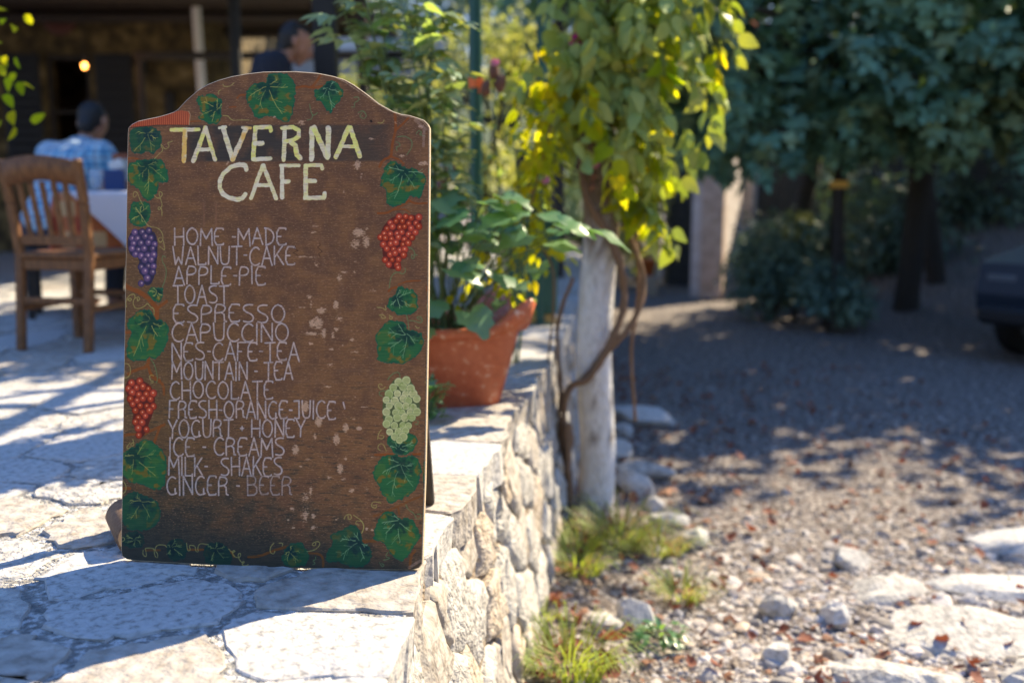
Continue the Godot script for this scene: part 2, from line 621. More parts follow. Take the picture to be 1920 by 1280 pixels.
func round_off(p: PackedVector2Array, closed: bool) -> PackedVector2Array:
	var out := PackedVector2Array()
	var n := p.size()
	if not closed:
		out.append(p[0])
	for i in (n if closed else n - 1):
		var a := p[i]
		var b := p[(i + 1) % n]
		out.append(a.lerp(b, 0.25))
		out.append(a.lerp(b, 0.75))
	if not closed:
		out.append(p[n - 1])
	return out

func lay(x: int, y: int, c: Color, a: float):
	var i := (y * TW + x) * 3
	pix[i] += (c.r - pix[i]) * a
	pix[i + 1] += (c.g - pix[i + 1]) * a
	pix[i + 2] += (c.b - pix[i + 2]) * a

func stroke(art: PackedVector2Array, width: float, c: Color, alpha := 1.0, rough := 0.35, c2 := Color(0, 0, 0, 0), halo := 0.0):
	# a brushed line; rough lets the wood's grain break it, halo darkens along its edge as old paint does
	var p := PackedVector2Array()
	for q in art:
		p.append(art_px(q))
	var w := width * 0.5 * TW / 567.0
	var lo := p[0]
	var hi := p[0]
	for q in p:
		lo = lo.min(q)
		hi = hi.max(q)
	var pad := w + 2.0 + halo
	var x0 := clampi(int(lo.x - pad), 0, TW - 1)
	var x1 := clampi(int(hi.x + pad) + 1, 0, TW - 1)
	var y0 := clampi(int(lo.y - pad), 0, TH - 1)
	var y1 := clampi(int(hi.y + pad) + 1, 0, TH - 1)
	var n := p.size() - 1
	for y in range(y0, y1 + 1):
		for x in range(x0, x1 + 1):
			var q := Vector2(x + 0.5, y + 0.5)
			var best := 1e9
			for k in n:
				var a := p[k]
				var d := p[k + 1] - a
				var t := clampf((q - a).dot(d) / maxf(d.length_squared(), 1e-6), 0.0, 1.0)
				best = minf(best, (a + d * t).distance_squared_to(q))
			if best > pad * pad:
				continue
			best = sqrt(best) - w * (0.28 * noise.get_noise_2d(q.x * 0.045 + width * 9.0, q.y * 0.045) + 0.05)
			var g := grain[y * TW + x] / 255.0
			if halo > 0.0 and best > w - 1.0:
				lay(x, y, Color(0.16, 0.12, 0.12), 0.45 * clampf(1.0 - (best - w) / halo, 0.0, 1.0))
			var cov := clampf(w - best + 0.5 + (g - 0.5) * rough * 2.5, 0.0, 1.0) * alpha
			if cov <= 0.0:
				continue
			cov *= 1.0 - rough * clampf((g - 0.52) * 5.0, 0.0, 0.9)
			var col := c
			if c2.a > 0.0:
				var m := blotch[((y * 2) % TH) * TW + (x * 2) % TW] / 255.0
				col = c.lerp(c2, smoothstep(0.3, 0.75, m))
			lay(x, y, col, cov)

func paint_leaf(art: PackedVector2Array, centre: Vector2, tone: int, id: int):
	var p := PackedVector2Array()
	for q in round_off(round_off(art, true), true):
		p.append(art_px(q))
	var c := art_px(centre)
	var lo := p[0]
	var hi := p[0]
	for q in p:
		lo = lo.min(q)
		hi = hi.max(q)
	var w := int(hi.x - lo.x) + 24
	var h := int(hi.y - lo.y) + 24
	var mask := Image.create_empty(w, h, false, Image.FORMAT_L8)
	for y in h:
		for x in w:
			var q := lo + Vector2(x - 12 + 0.5, y - 12 + 0.5)
			q += Vector2(noise.get_noise_2d(q.x * 0.06, q.y * 0.06), noise.get_noise_2d(q.y * 0.06, q.x * 0.06)) * 5.0
			if Geometry2D.is_point_in_polygon(q, p):
				mask.set_pixel(x, y, Color.WHITE)
	var soft: Image = mask.duplicate()
	soft.resize(maxi(w / 9, 2), maxi(h / 9, 2), Image.INTERPOLATE_LANCZOS)
	soft.resize(w, h, Image.INTERPOLATE_CUBIC)
	var thin: Image = mask.duplicate()
	thin.resize(w / 2, h / 2, Image.INTERPOLATE_BILINEAR)
	thin.resize(w, h, Image.INTERPOLATE_BILINEAR)
	var reach := maxf(w, h) * 0.5
	var rim := Color(0.06, 0.31, 0.24)
	var mid := Color(0.11, 0.35, 0.20)
	var deep := Color(0.055, 0.20, 0.17)
	var rust := Color(0.43, 0.35, 0.11)
	var olive := Color(0.24, 0.40, 0.17)
	if tone == 1:
		rim = Color(0.07, 0.26, 0.22)
		mid = Color(0.10, 0.28, 0.19)
		deep = Color(0.06, 0.18, 0.19)
		rust = Color(0.26, 0.30, 0.16)
		olive = Color(0.16, 0.30, 0.20)
	elif tone == 2:
		rim = Color(0.07, 0.19, 0.18)
		mid = Color(0.08, 0.19, 0.17)
		deep = Color(0.06, 0.14, 0.15)
		rust = Color(0.14, 0.19, 0.15)
		olive = Color(0.10, 0.2, 0.16)
	for y in h:
		var ty := int(lo.y) + y - 12
		if ty < 0 or ty >= TH:
			continue
		for x in w:
			var tx := int(lo.x) + x - 12
			if tx < 0 or tx >= TW:
				continue
			var a := thin.get_pixel(x, y).r
			if a <= 0.02:
				continue
			var e := soft.get_pixel(x, y).r
			var g := grain[ty * TW + tx] / 255.0
			var q := Vector2(tx, ty)
			var dc := q.distance_to(c) / reach + noise.get_noise_2d(q.x * 0.03 + id * 9.0, q.y * 0.03) * 0.45
			var col := deep.lerp(mid, smoothstep(0.12, 0.62, dc))
			var n2 := noise.get_noise_2d(q.x * 0.014 + id * 31.0, q.y * 0.018 + 50.0)
			col = col.lerp(olive, smoothstep(0.05, 0.4, n2) * 0.6 * smoothstep(0.2, 0.6, dc))
			var n3 := noise.get_noise_2d(q.x * 0.018 + id * 17.0, q.y * 0.022 + 150.0)
			col = col.lerp(rust, smoothstep(0.12, 0.38, n3) * 0.85 * smoothstep(0.3, 0.6, dc) * smoothstep(0.5, 0.8, e))
			col = col.lerp(rim, 1.0 - smoothstep(0.55, 0.9, e))
			col = col * (0.86 + 0.28 * g)
			lay(tx, ty, col, clampf(a * 1.4 - 0.2, 0.0, 1.0) * (0.95 - 0.25 * clampf((g - 0.6) * 4.0, 0.0, 1.0)))
	# veins run from the stalk towards the far lobes
	var r := RandomNumberGenerator.new()
	r.seed = id + 3
	var far := []
	for i in art.size():
		far.append([art[i].distance_to(centre), i])
	far.sort_custom(func(u, v): return u[0] > v[0])
	var used := []
	var vein := Color(0.66, 0.64, 0.32) if centre.x < 600.0 else Color(0.50, 0.66, 0.50)
	if tone == 2:
		vein = Color(0.5, 0.55, 0.32)
	for f in far:
		var tip: Vector2 = art[f[1]]
		var dir := (tip - centre).normalized()
		var ok := true
		for u in used:
			ok = ok and dir.dot(u) < 0.80
		if not ok or f[0] < reach * 0.18 or used.size() > 4:
			continue
		used.append(dir)
		var side := Vector2(-dir.y, dir.x)
		var line := PackedVector2Array()
		var l: float = f[0]
		var start := r.randf_range(0.02, 0.2)
		var stop := r.randf_range(0.5, 0.85)
		for k in 7:
			var t := start + (stop - start) * k / 6.0
			line.append(centre + dir * l * t + side * (sin(t * 4.0 + id) * l * 0.04 + r.randf_range(-0.7, 0.7)))
		stroke(line, 1.5, vein, r.randf_range(0.45, 0.85), 0.6)
		for k in [2, 3, 4, 5]:
			if r.randf() < 0.65:
				var s := -1.0 if r.randf() < 0.5 else 1.0
				var d2 := (dir * 0.75 + side * s * 0.65) * l * r.randf_range(0.12, 0.26)
				stroke(PackedVector2Array([line[k], line[k] + d2 * 0.5 + side * 0.6, line[k] + d2]), 1.2, vein, r.randf_range(0.35, 0.75), 0.6)

func paint_grapes(art: PackedVector2Array, radius: float, kind: int):
	var r := RandomNumberGenerator.new()
	r.seed = kind + 21
	var body: Color = [Color(0.33, 0.25, 0.40), Color(0.66, 0.22, 0.11), Color(0.60, 0.65, 0.42)][kind]
	var rim: Color = [Color(0.17, 0.16, 0.33), Color(0.42, 0.12, 0.08), Color(0.36, 0.45, 0.27)][kind]
	var lit: Color = [Color(0.62, 0.50, 0.66), Color(0.86, 0.42, 0.26), Color(0.80, 0.82, 0.62)][kind]
	var shade := round_off(art, true)
	var q := PackedVector2Array()
	for p in shade:
		q.append(art_px(p))
	var lo := shade[0]
	var hi := shade[0]
	for p in shade:
		lo = lo.min(p)
		hi = hi.max(p)
	var a := art_px(lo)
	var b := art_px(hi)
	for y in range(int(a.y), int(b.y)):
		for x in range(maxi(int(a.x), 0), mini(int(b.x), TW)):
			if Geometry2D.is_point_in_polygon(Vector2(x, y), q):
				lay(x, y, rim * 0.75, 0.85)
	var spots := []
	var row := 0
	var y := lo.y + radius * 0.6
	while y < hi.y:
		var x := lo.x + (radius if row % 2 else 0.0)
		while x < hi.x + radius:
			var p := Vector2(x + r.randf_range(-2.4, 2.4), y + r.randf_range(-2.4, 2.4))
			if Geometry2D.is_point_in_polygon(p, shade):
				spots.append(p)
			x += radius * 1.78
		y += radius * 1.5
		row += 1
	spots.append(Vector2(lo.x * 0.55 + hi.x * 0.45, hi.y - radius * 0.6))
	for p in spots:
		var c := art_px(p)
		var rr := radius * r.randf_range(0.85, 1.08) * TW / 567.0
		var tint := r.randf_range(-0.05, 0.06)
		for ty in range(int(c.y - rr - 1), int(c.y + rr + 2)):
			for tx in range(maxi(int(c.x - rr - 1), 0), mini(int(c.x + rr + 2), TW)):
				var d := Vector2(tx, ty).distance_to(c) / rr
				if d > 1.1 or ty < 0 or ty >= TH:
					continue
				var g := grain[ty * TW + tx] / 255.0
				var col := body.lerp(rim, smoothstep(0.55, 1.0, d))
				var hl := Vector2(tx, ty).distance_to(c + Vector2(-0.05 if kind == 1 else 0.15, -0.12) * rr) / rr
				if kind == 2:
					col = col.lerp(lit, smoothstep(0.55, 0.85, d) * (1.0 - smoothstep(0.85, 1.0, d)) * 0.7 + 0.25 * g)
					col = col.lerp(Color(0.42, 0.52, 0.22), smoothstep(0.25, 0.5, noise.get_noise_2d(tx * 0.05, ty * 0.05)) * 0.5)
				else:
					col = col.lerp(lit, (1.0 - smoothstep(0.1, 0.55, hl)) * 0.75)
					col = col.lerp(Color(0.9, 0.8, 0.75), 1.0 - smoothstep(0.06, 0.2, hl))
				col = Color(col.r + tint, col.g + tint * 0.6, col.b + tint) * (0.9 + 0.2 * g)
				lay(tx, ty, col, clampf((1.04 - d) * rr, 0.0, 1.0) * 0.97)

const GLYPHS := {
	"A": [0.62, "0,10 3,0 6.2,10|1.2,6.4 5.1,6.4"], "B": [0.58, "0,0 0,10|0,0 3.6,0.1 5,1.2 5,3.4 3.8,4.6 0,4.7|3.8,4.6 5.6,6 5.6,8.6 4,9.9 0,10"],
	"C": [0.62, "5.8,1.2 4.8,0.2 3.2,0 1.4,1.4 0.2,4 0.2,6.6 1.4,9 3.2,10 5,9.7 6,8.8"], "D": [0.58, "0,0 0.6,0.2 0.7,10|0,0 3,0.6 5.2,3 5.4,6 4,8.8 0.7,10"],
	"E": [0.56, "5.4,0.8 5.2,0 0.2,0.1 0,10 5.2,9.9 5.4,9.2|0.2,4.9 2.4,4.9"], "F": [0.50, "5,0 0.2,0.1 0,10|0.2,5 2.4,5"],
	"G": [0.64, "5.6,1 4.4,0.2 2.8,0.2 1,2 0.2,5 0.8,8 2.6,9.9 4.6,9.6 6.2,9|5.4,6.6 5.4,9.4 6.2,9"], "H": [0.58, "0.2,0 0.2,10|5.6,0 5.6,10|0.2,5.2 5.6,5"],
	"I": [0.14, "0.5,0 0.5,10"], "J": [0.42, "0,0.2 3.4,0 3.4,9.6 2,10 0.4,9.6"], "K": [0.56, "0.2,0 0.2,10|5,0 0.4,6|1.8,4.6 5.6,10"],
	"L": [0.50, "0.2,0 0.2,9.9 4.8,9.9 4.9,9"], "M": [0.72, "0,10 0.3,0 3.4,6 6.6,0 7.2,10"], "N": [0.60, "0.2,10 0.2,0 5.8,9.6 5.8,0"],
	"O": [0.72, "3.4,0 5.6,1 6.9,4 6.6,7 5.2,9.4 3.6,10 1.6,9 0.3,6.4 0.3,3.4 1.6,0.9 3.4,0"], "P": [0.58, "0.2,10 0.2,0.2 3.8,0.2 5.4,1.6 5.2,3.6 3.6,4.8 0.3,5"],
	"R": [0.60, "0.2,10 0.2,0.2 3.8,0.2 5.4,1.6 5.2,3.4 3.8,4.6 0.3,5.2|3.6,4.8 4.8,5.8 5,9.4 6,9.8"], "S": [0.60, "5.2,0.4 3,0.2 0.8,1 0.4,2.8 2,4.4 4.4,5.4 5.8,7.2 5.2,9.2 3.2,10 0.6,9.4"],
	"T": [0.60, "0,0.2 6,0|3,0.1 3,10"], "U": [0.58, "0,0 0.4,7.6 1.4,9.6 3,10 4.8,9.4 5.4,7.6 5.6,0"], "W": [0.66, "0,0 1.6,10 3.4,6 5.4,10 6.4,0"],
	"Y": [0.58, "0,0 3,5|5.8,0 3,5 2.8,10"], "-": [0.22, "0.3,5 1.9,5.1"], "+": [0.24, "0.2,5.2 2.2,5.2|1.2,4.2 1.2,6.2"], "'": [0.14, "0.2,0.6 1.2,4"], " ": [0.24, ""],
}
const MENU := [
	["HOME -MADE", 332, 543, 435, 466], ["WALNUT-CAKE", 329, 559, 469, 503], ["APPLE-PIE", 331, 504, 506, 540], ["TOAST", 330, 435, 542, 576], ["ESPRESSO", 330, 541, 577, 611],
	["CAPUCCINO", 327, 548, 612, 646], ["NES-CAFE-TEA", 327, 567, 648, 682], ["MOUNTAIN - TEA", 327, 555, 684, 717], ["CHOCOLATE", 324, 518, 720, 753], ["FRESH-ORANGE-JUICE '", 322, 652, 757, 790],
	["YOGURT + HONEY", 320, 578, 792, 825], ["ICE - CREAMS", 322, 540, 826, 860], ["MILK-  SHAKES", 321, 536, 862, 896], ["GINGER - BEER", 317, 553, 897, 932],
]
const BIG := [
	["326,251 378,250", 6.5, 1], ["352,253 350,309", 8, 2], ["391,247 368,309", 8, 1], ["391,248 409,306", 7, 1], ["379,288 398,287", 6, 0], ["424,247 442,305", 8.5, 0], ["417,247 429,245", 5, 0], ["468,248 443,305", 8.5, 2], ["461,246 476,247", 5, 2],
	["485,247 481,305", 8, 1], ["484,246 512,245 514,252", 7, 1], ["485,276 498,276", 8, 0], ["481,306 513,304", 7, 0], ["540,247 538,306", 7.5, 0], ["535,247 555,245 566,251 566,262 557,269 541,272", 7, 1], ["552,273 560,281 562,297 569,303", 8.5, 1],
	["590,247 590,305", 8.5, 0], ["594,246 619,302", 9, 1], ["621,247 620,300", 9, 0], ["658,245 635,301", 8, 1], ["661,246 679,299", 8, 1], ["646,281 669,281", 6, 1],
	["468,325 466,317 455,315 438,321 424,333 418,347 418,360 424,371 436,378 450,381 460,379 466,371", 7.5, 0], ["499,317 477,378", 7, 0], ["500,317 524,379", 7, 0], ["490,354 511,354", 6, 0], ["535,318 535,377", 7, 0], ["533,317 566,317", 6, 0], ["537,347 547,347", 7, 0],
	["579,318 579,376", 8, 3], ["579,317 608,316 610,323", 6, 3], ["581,346 596,346", 7, 0], ["578,378 613,377 614,369", 7, 0],
]

func paint_board() -> ImageTexture:
	pix.resize(TW * TH * 3)
	var n1 := FastNoiseLite.new()
	n1.seed = 11
	n1.frequency = 0.22
	n1.fractal_octaves = 4
	var gi := n1.get_image(TW / 16, TH, false, false, true)
	gi.resize(TW, TH, Image.INTERPOLATE_CUBIC)
	gi.convert(Image.FORMAT_L8)
	grain = gi.get_data()
	n1.seed = 12
	n1.frequency = 0.012
	var bi := n1.get_image(TW, TH, false, false, true)
	bi.convert(Image.FORMAT_L8)
	blotch = bi.get_data()
	n1.seed = 13
	n1.frequency = 0.11
	var ci := n1.get_image(TW / 7, TH, false, false, true)
	ci.resize(TW, TH, Image.INTERPOLATE_CUBIC)
	ci.convert(Image.FORMAT_L8)
	var crack := ci.get_data()
	n1.seed = 14
	n1.frequency = 0.35
	var si := n1.get_image(TW / 4, TH, false, false, true)
	si.resize(TW, TH, Image.INTERPOLATE_CUBIC)
	si.convert(Image.FORMAT_L8)
	var speck := si.get_data()
	# old brown paint, worn along the grain, greyer and darker towards the foot
	for y in TH:
		var t := float(y) / TH
		for x in TW:
			var k := y * TW + x
			var s := float(x) / TW
			var g := grain[k] / 255.0
			var b := blotch[k] / 255.0
			var c := Color(0.36, 0.252, 0.18).lerp(Color(0.43, 0.30, 0.195), clampf((b - 0.35) * 2.2 + 0.5 * smoothstep(0.4, 0.8, s) * smoothstep(0.3, 0.6, t), 0.0, 1.0))
			c = c * (0.84 + 0.32 * g)
			var olive := smoothstep(0.55, 0.1, s) * smoothstep(0.2, 0.5, t) * 0.5
			c = c.lerp(Color(0.33, 0.26, 0.145) * (0.75 + 0.5 * g), olive)
			var foot_tone := smoothstep(0.80, 1.0, t + 0.12 * (0.5 - s) + (b - 0.5) * 0.25)
			c = c.lerp(Color(0.20, 0.185, 0.16) * (0.7 + 0.6 * g), foot_tone * 0.9)
			var lowest := smoothstep(0.90, 1.0, t + 0.06 * (0.4 - s))
			c = c.lerp(Color(0.16, 0.175, 0.175), lowest * 0.75)
			var cr := crack[k] / 255.0
			var wear := smoothstep(0.50, 0.78, t + (b - 0.5) * 0.2)
			c = c.lerp(Color(0.13, 0.14, 0.13), clampf((0.27 + 0.07 * wear - cr) * 12.0, 0.0, 1.0) * wear * 0.45)
			var sp := speck[k] / 255.0
			c = c.lerp(Color(0.58, 0.44, 0.36), clampf((sp - 0.66) * 8.0, 0.0, 1.0) * 0.75 * (1.0 - lowest))
			pix[k * 3] = c.r
			pix[k * 3 + 1] = c.g
			pix[k * 3 + 2] = c.b
	# dark band behind the heading
	var band := art_px(Vector2(352, 240))
	var band2 := art_px(Vector2(736, 310))
	for y in range(int(band.y), int(band2.y)):
		for x in range(int(band.x), int(band2.x)):
			var b := blotch[y * TW + x] / 255.0
			var g := grain[y * TW + x] / 255.0
			var edge := clampf(minf(minf(x - band.x, band2.x - x), minf(y - band.y, band2.y - y) * 2.0) / 14.0 + (g - 0.5), 0.0, 1.0)
			var left := 1.0 if x < band.x + 330 else 0.72
			lay(x, y, Color(0.20, 0.185, 0.175) * (0.85 + 0.3 * g), edge * left * clampf(0.45 + (b - 0.3) * 1.6, 0.3, 0.95))
	# ghosts of wiped lettering
	var ghost := Color(0.46, 0.35, 0.28)
	for gl in ["530,450 610,450 612,510 575,520", "640,700 700,700 700,745", "560,720 640,722", "430,540 432,580", "530,590 530,640", "388,385 388,430", "411,385 411,430", "312,440 312,620", "330,715 420,712", "322,460 340,458", "650,520 640,600"]:
		stroke(art_list(gl), 6.0, ghost, 0.22, 0.9)
	stroke(art_list("388,388 388,432"), 1.2, Color(0.55, 0.36, 0.28), 0.6, 0.5)
	stroke(art_list("411,388 411,432"), 1.2, Color(0.55, 0.36, 0.28), 0.6, 0.5)
	# the border
	for b in BRANCH_ART:
		var pts := round_off(art_list(b[0]), false)
		var y: float = pts[0].y
		stroke(pts, b[1] * 0.92, Color(0.50, 0.25, 0.075) if y < 930.0 else Color(0.42, 0.24, 0.09), 0.82, 0.5)
	var id := 0
	for l in LEAF_ART:
		paint_leaf(art_list(l[0]), l[1], l[2], id)
		id += 1
	for g in GRAPE_ART:
		paint_grapes(art_list(g[0]), float(g[1]) * 1.12, g[2])
	for t in TENDRIL_ART:
		var pts := round_off(round_off(art_list(t[0]), false), false)
		stroke(pts, 1.7, Color(0.60, 0.58, 0.33) if t[1] == 0 else Color(0.33, 0.47, 0.31), 0.78, 0.5)
	# the heading
	for b in BIG:
		var c: Color = [Color(0.86, 0.83, 0.77), Color(0.90, 0.86, 0.50), Color(0.90, 0.70, 0.38), Color(0.89, 0.84, 0.60)][b[2]]
		stroke(art_list(b[0]), b[1] + 0.4, c, 0.98, 0.2, Color(0.83, 0.80, 0.72) if b[2] != 0 else Color(0.86, 0.83, 0.64))
	# the menu in lilac chalk pen
	var r := RandomNumberGenerator.new()
	r.seed = 8
	for line in MENU:
		var text: String = line[0]
		var total := 0.0
		for ch in text:
			total += float(GLYPHS[ch][0]) + 0.13
		total -= 0.13
		var x: float = line[1]
		var k: float = (line[2] - line[1]) / total
		var fade := 0.88
		for ch in text:
			var gl: Array = GLYPHS[ch]
			var w: float = gl[0]
			var y0: float = line[3] + r.randf_range(-1.2, 1.2)
			var hgt: float = line[4] - line[3] + r.randf_range(-1.0, 1.0)
			var lean := r.randf_range(-0.6, 0.6)
			if String(gl[1]) != "":
				for part_ in String(gl[1]).split("|"):
					var pts := art_list(part_)
					for i in pts.size():
						pts[i] = Vector2(x + pts[i].x * 0.1 * k + lean * (1.0 - pts[i].y * 0.1), y0 + pts[i].y * 0.1 * hgt)
					if pts.size() > 5:
						pts = round_off(pts, false)
					var f := fade
					if line[3] > 890 and x > 450:
						f = 0.6
					stroke(pts, 3.1, Color(0.74, 0.67, 0.68), f, 0.45, Color(0.68, 0.645, 0.69), 1.6)
			x += (w + 0.13) * k
	# flaked paint and filler spots
	for f in FLAKE_ART:
		var q := PackedFloat32Array()
		for w in String(f).split(" "):
			q.append(float(w))
		var a := art_px(Vector2(q[0] - q[2] * 1.25, q[1] - q[3] * 1.25))
		var b := art_px(Vector2(q[0] + q[2] * 1.25, q[1] + q[3] * 1.25))
		var mid := (a + b) * 0.5
		for y in range(maxi(int(a.y), 0), mini(int(b.y) + 1, TH)):
			for x in range(maxi(int(a.x), 0), mini(int(b.x) + 1, TW)):
				var d := ((Vector2(x, y) - mid) / ((b - a) * 0.5)).length()
				var nn := noise.get_noise_2d(x * 0.09, y * 0.16) * 0.75 + noise.get_noise_2d(x * 0.3, y * 0.5) * 0.35
				var cov := clampf((q[4] * 1.05 - d * 0.85 + nn * 0.8 - 0.12) * 3.0, 0.0, 1.0) * (1.0 - smoothstep(0.85, 1.05, d))
				if cov > 0.0:
					lay(x, y, Color(0.70, 0.58, 0.50) * (0.9 + 0.2 * speck[y * TW + x] / 255.0), cov * 0.85)
	# the strip where the paint layer broke away, ribbed reddish wood
	var bare := art_list("242,246 250,240 262,234 300,226 330,217 345,214 357,216 361,221 360,241 300,241 244,246")
	var bp := PackedVector2Array()
	for p in bare:
		bp.append(art_px(p))
	for y in range(int(art_px(Vector2(300, 212)).y), int(art_px(Vector2(300, 250)).y)):
		for x in range(0, int(art_px(Vector2(364, 230)).x)):
			if Geometry2D.is_point_in_polygon(Vector2(x, y), bp):
				var rib := 0.5 + 0.5 * sin(x * 1.05 + sin(y * 0.1) * 0.4)
				lay(x, y, Color(0.56, 0.22, 0.12).lerp(Color(0.74, 0.40, 0.27), rib * (0.4 + 0.6 * blotch[y * TW + x] / 255.0)), 0.95)
	stroke(art_list("359,216 362,222 360,241"), 1.6, Color(0.66, 0.55, 0.42), 0.9, 0.3)
	stroke(art_list("244,247 300,242.5 358,242"), 1.5, Color(0.17, 0.12, 0.10), 0.7, 0.3)
	# paler rim on the right and upper right edges
	for line in ["806,252 804,600 796,1050", "500,141 600,143 640,152 690,187 740,219 790,230 803,244"]:
		stroke(round_off(art_list(line), false), 2.2, Color(0.66, 0.57, 0.50), 0.7, 0.9)
	for e in ["796,250 795,280", "780,232 800,248", "790,1055 770,1068"]:
		stroke(art_list(e), 5.0, Color(0.58, 0.49, 0.47), 0.55, 1.0)
	# a knot plug sawn out of the veneer, and a hanging hole
	stroke(art_list("560,467 558,473 565,476 556,480 564,485"), 1.0, Color(0.16, 0.09, 0.05), 0.8, 0.2)
	stroke(art_list("605,461 606,466 601,470 610,478 603,482 606,488"), 1.0, Color(0.16, 0.09, 0.05), 0.8, 0.2)
	stroke(art_list("699,233 700,234"), 4.0, Color(0.10, 0.06, 0.04), 0.9, 0.1)
	var bytes := PackedByteArray()
	bytes.resize(TW * TH * 3)
	for i in pix.size():
		bytes[i] = int(clampf(pow(pix[i], 0.90) * (1.19 if i % 3 == 0 else 1.10 if i % 3 == 1 else 0.95), 0.0, 1.0) * 255.0)
	pix.clear()
	return ImageTexture.create_from_image(Image.create_from_data(TW, TH, false, Image.FORMAT_RGB8, bytes))

func build_board():
	var outline := PackedVector2Array()
	for w in ["229,1034 231,1046 240,1052 258,1055 380,1062 500,1068 640,1071 775,1073 788,1069 794,1060", "799,900 804,600 806,300 806,245 803,238 796,231 785,227 770,222 755,220 740,215 715,201 690,181 668,165 650,155 630,149 600,143 560,140 500,141 468,145 440,150 415,157 395,165 375,177 355,194 338,212", "330,217 315,222 300,226 280,230 262,234 250,240 243,247 242,262", "238,500 233,800"]:
		for p in art_list(w):
			var q := art_st(p)
			outline.append(Vector2((q.x - 0.5) * BW, (1.0 - q.y) * BH))
	if Geometry2D.is_polygon_clockwise(outline):
		outline.reverse()
	var face := begin()
	var rim := begin()
	var th := 0.015
	var ids := Geometry2D.triangulate_polygon(outline)
	var uv := func(p: Vector2) -> Vector2: return Vector2(p.x / BW + 0.5, ((1.0 - p.y / BH) + 0.125) / 1.135)
	# front with a narrow chamfer, so that the edge catches light
	var inner := PackedVector2Array()
	var n := outline.size()
	for i in n:
		var a := outline[(i + n - 1) % n]
		var b := outline[(i + 1) % n]
		var d := (b - a).normalized()
		inner.append(outline[i] + Vector2(-d.y, d.x) * 0.0016)
	face.set_smooth_group(-1)
	for i in range(0, ids.size(), 3):
		var t := [inner[ids[i]], inner[ids[i + 1]], inner[ids[i + 2]]]
		if (t[1] - t[0]).cross(t[2] - t[0]) < 0:
			t.reverse()
		for k in [0, 2, 1]:
			face.set_uv(uv.call(t[k]))
			face.add_vertex(Vector3(t[k].x, t[k].y, th * 0.5))
	rim.set_smooth_group(-1)
	for i in n:
		var j := (i + 1) % n
		var a := outline[i]
		var b := outline[j]
		quad(rim, Vector3(a.x, a.y, th * 0.5 - 0.0016), Vector3(a.x, a.y, -th * 0.5), Vector3(b.x, b.y, -th * 0.5), Vector3(b.x, b.y, th * 0.5 - 0.0016))
		quad(rim, Vector3(inner[i].x, inner[i].y, th * 0.5), Vector3(a.x, a.y, th * 0.5 - 0.0016), Vector3(b.x, b.y, th * 0.5 - 0.0016), Vector3(inner[j].x, inner[j].y, th * 0.5))
	for i in range(0, ids.size(), 3):
		ot(rim, Vector3.ZERO, Vector3(outline[ids[i]].x, outline[ids[i]].y, -th * 0.5), Vector3(outline[ids[i + 1]].x, outline[ids[i + 1]].y, -th * 0.5), Vector3(outline[ids[i + 2]].x, outline[ids[i + 2]].y, -th * 0.5))
	var root := thing("menu_board", "tall brown menu board painted with vine leaves and grapes, reading TAVERNA CAFE", "menu board", Vector3(-0.501, 0.006, -1.964), deg_to_rad(-5.69))
	var paint := StandardMaterial3D.new()
	paint.albedo_texture = paint_board()
	paint.roughness = 0.62
	paint.metallic_specular = 0.35
	paint.heightmap_enabled = true
	paint.heightmap_texture = paint.albedo_texture
	paint.heightmap_scale = 0.06
	var edge := surf([[0.0, lin(0.30, 0.20, 0.11)], [0.45, lin(0.52, 0.40, 0.25)], [1.0, lin(0.66, 0.56, 0.40)]], 0.05, 8.0, 0.85, 77, 0.0, 0.03, false)
	var lean := Basis(Vector3.RIGHT, -deg_to_rad(9.16))
	var a := part("painted_face", done(face), paint, root)
	a.basis = lean
	var b := part("plywood_panel", done(rim), edge, root)
	b.basis = lean
	for s in [-1.0, 1.0]:
		var st := begin()
		bar(st, Vector3(s * 0.25, 0.86, -0.155), Vector3(s * 0.25, 0.0, -0.42), 0.04, 0.02, Vector3.FORWARD)
		part("back_leg", done(st), M.dark_wood, root)
	var st2 := begin()
	bar(st2, Vector3(-0.23, 0.30, -0.34), Vector3(0.23, 0.30, -0.34), 0.03, 0.018, Vector3.FORWARD)
	part("back_rail", done(st2), M.dark_wood, root)
	# the sawn log that stops the board's foot from sliding
	var lg := thing("log_chock", "short sawn log lying behind the lower corner of the menu board", "log", Vector3(-0.842, 0.037, -2.10), 0.5)
	var st3 := begin()
	tube(st3, [Vector3(0, 0, 0.075), Vector3(0, 0, 0.07), Vector3(0, 0, -0.09), Vector3(0, 0, -0.095)], [0.033, 0.037, 0.038, 0.034], 18, 0.12, false)
	part("bark", done(st3), M.vine_wood, lg)
	for s in [0.0755, -0.0955]:
		var st4 := begin()
		st4.set_smooth_group(-1)
		for k in 18:
			var u := TAU * k / 18
			var v := TAU * (k + 1) / 18
			ot(st4, Vector3.ZERO, Vector3(0, 0, s), Vector3(cos(u), sin(u), 0) * 0.033 + Vector3(0, 0, s), Vector3(cos(v), sin(v), 0) * 0.033 + Vector3(0, 0, s))
		part("cut_end", done(st4), plain(lin(0.42, 0.30, 0.18), 0.9), lg)

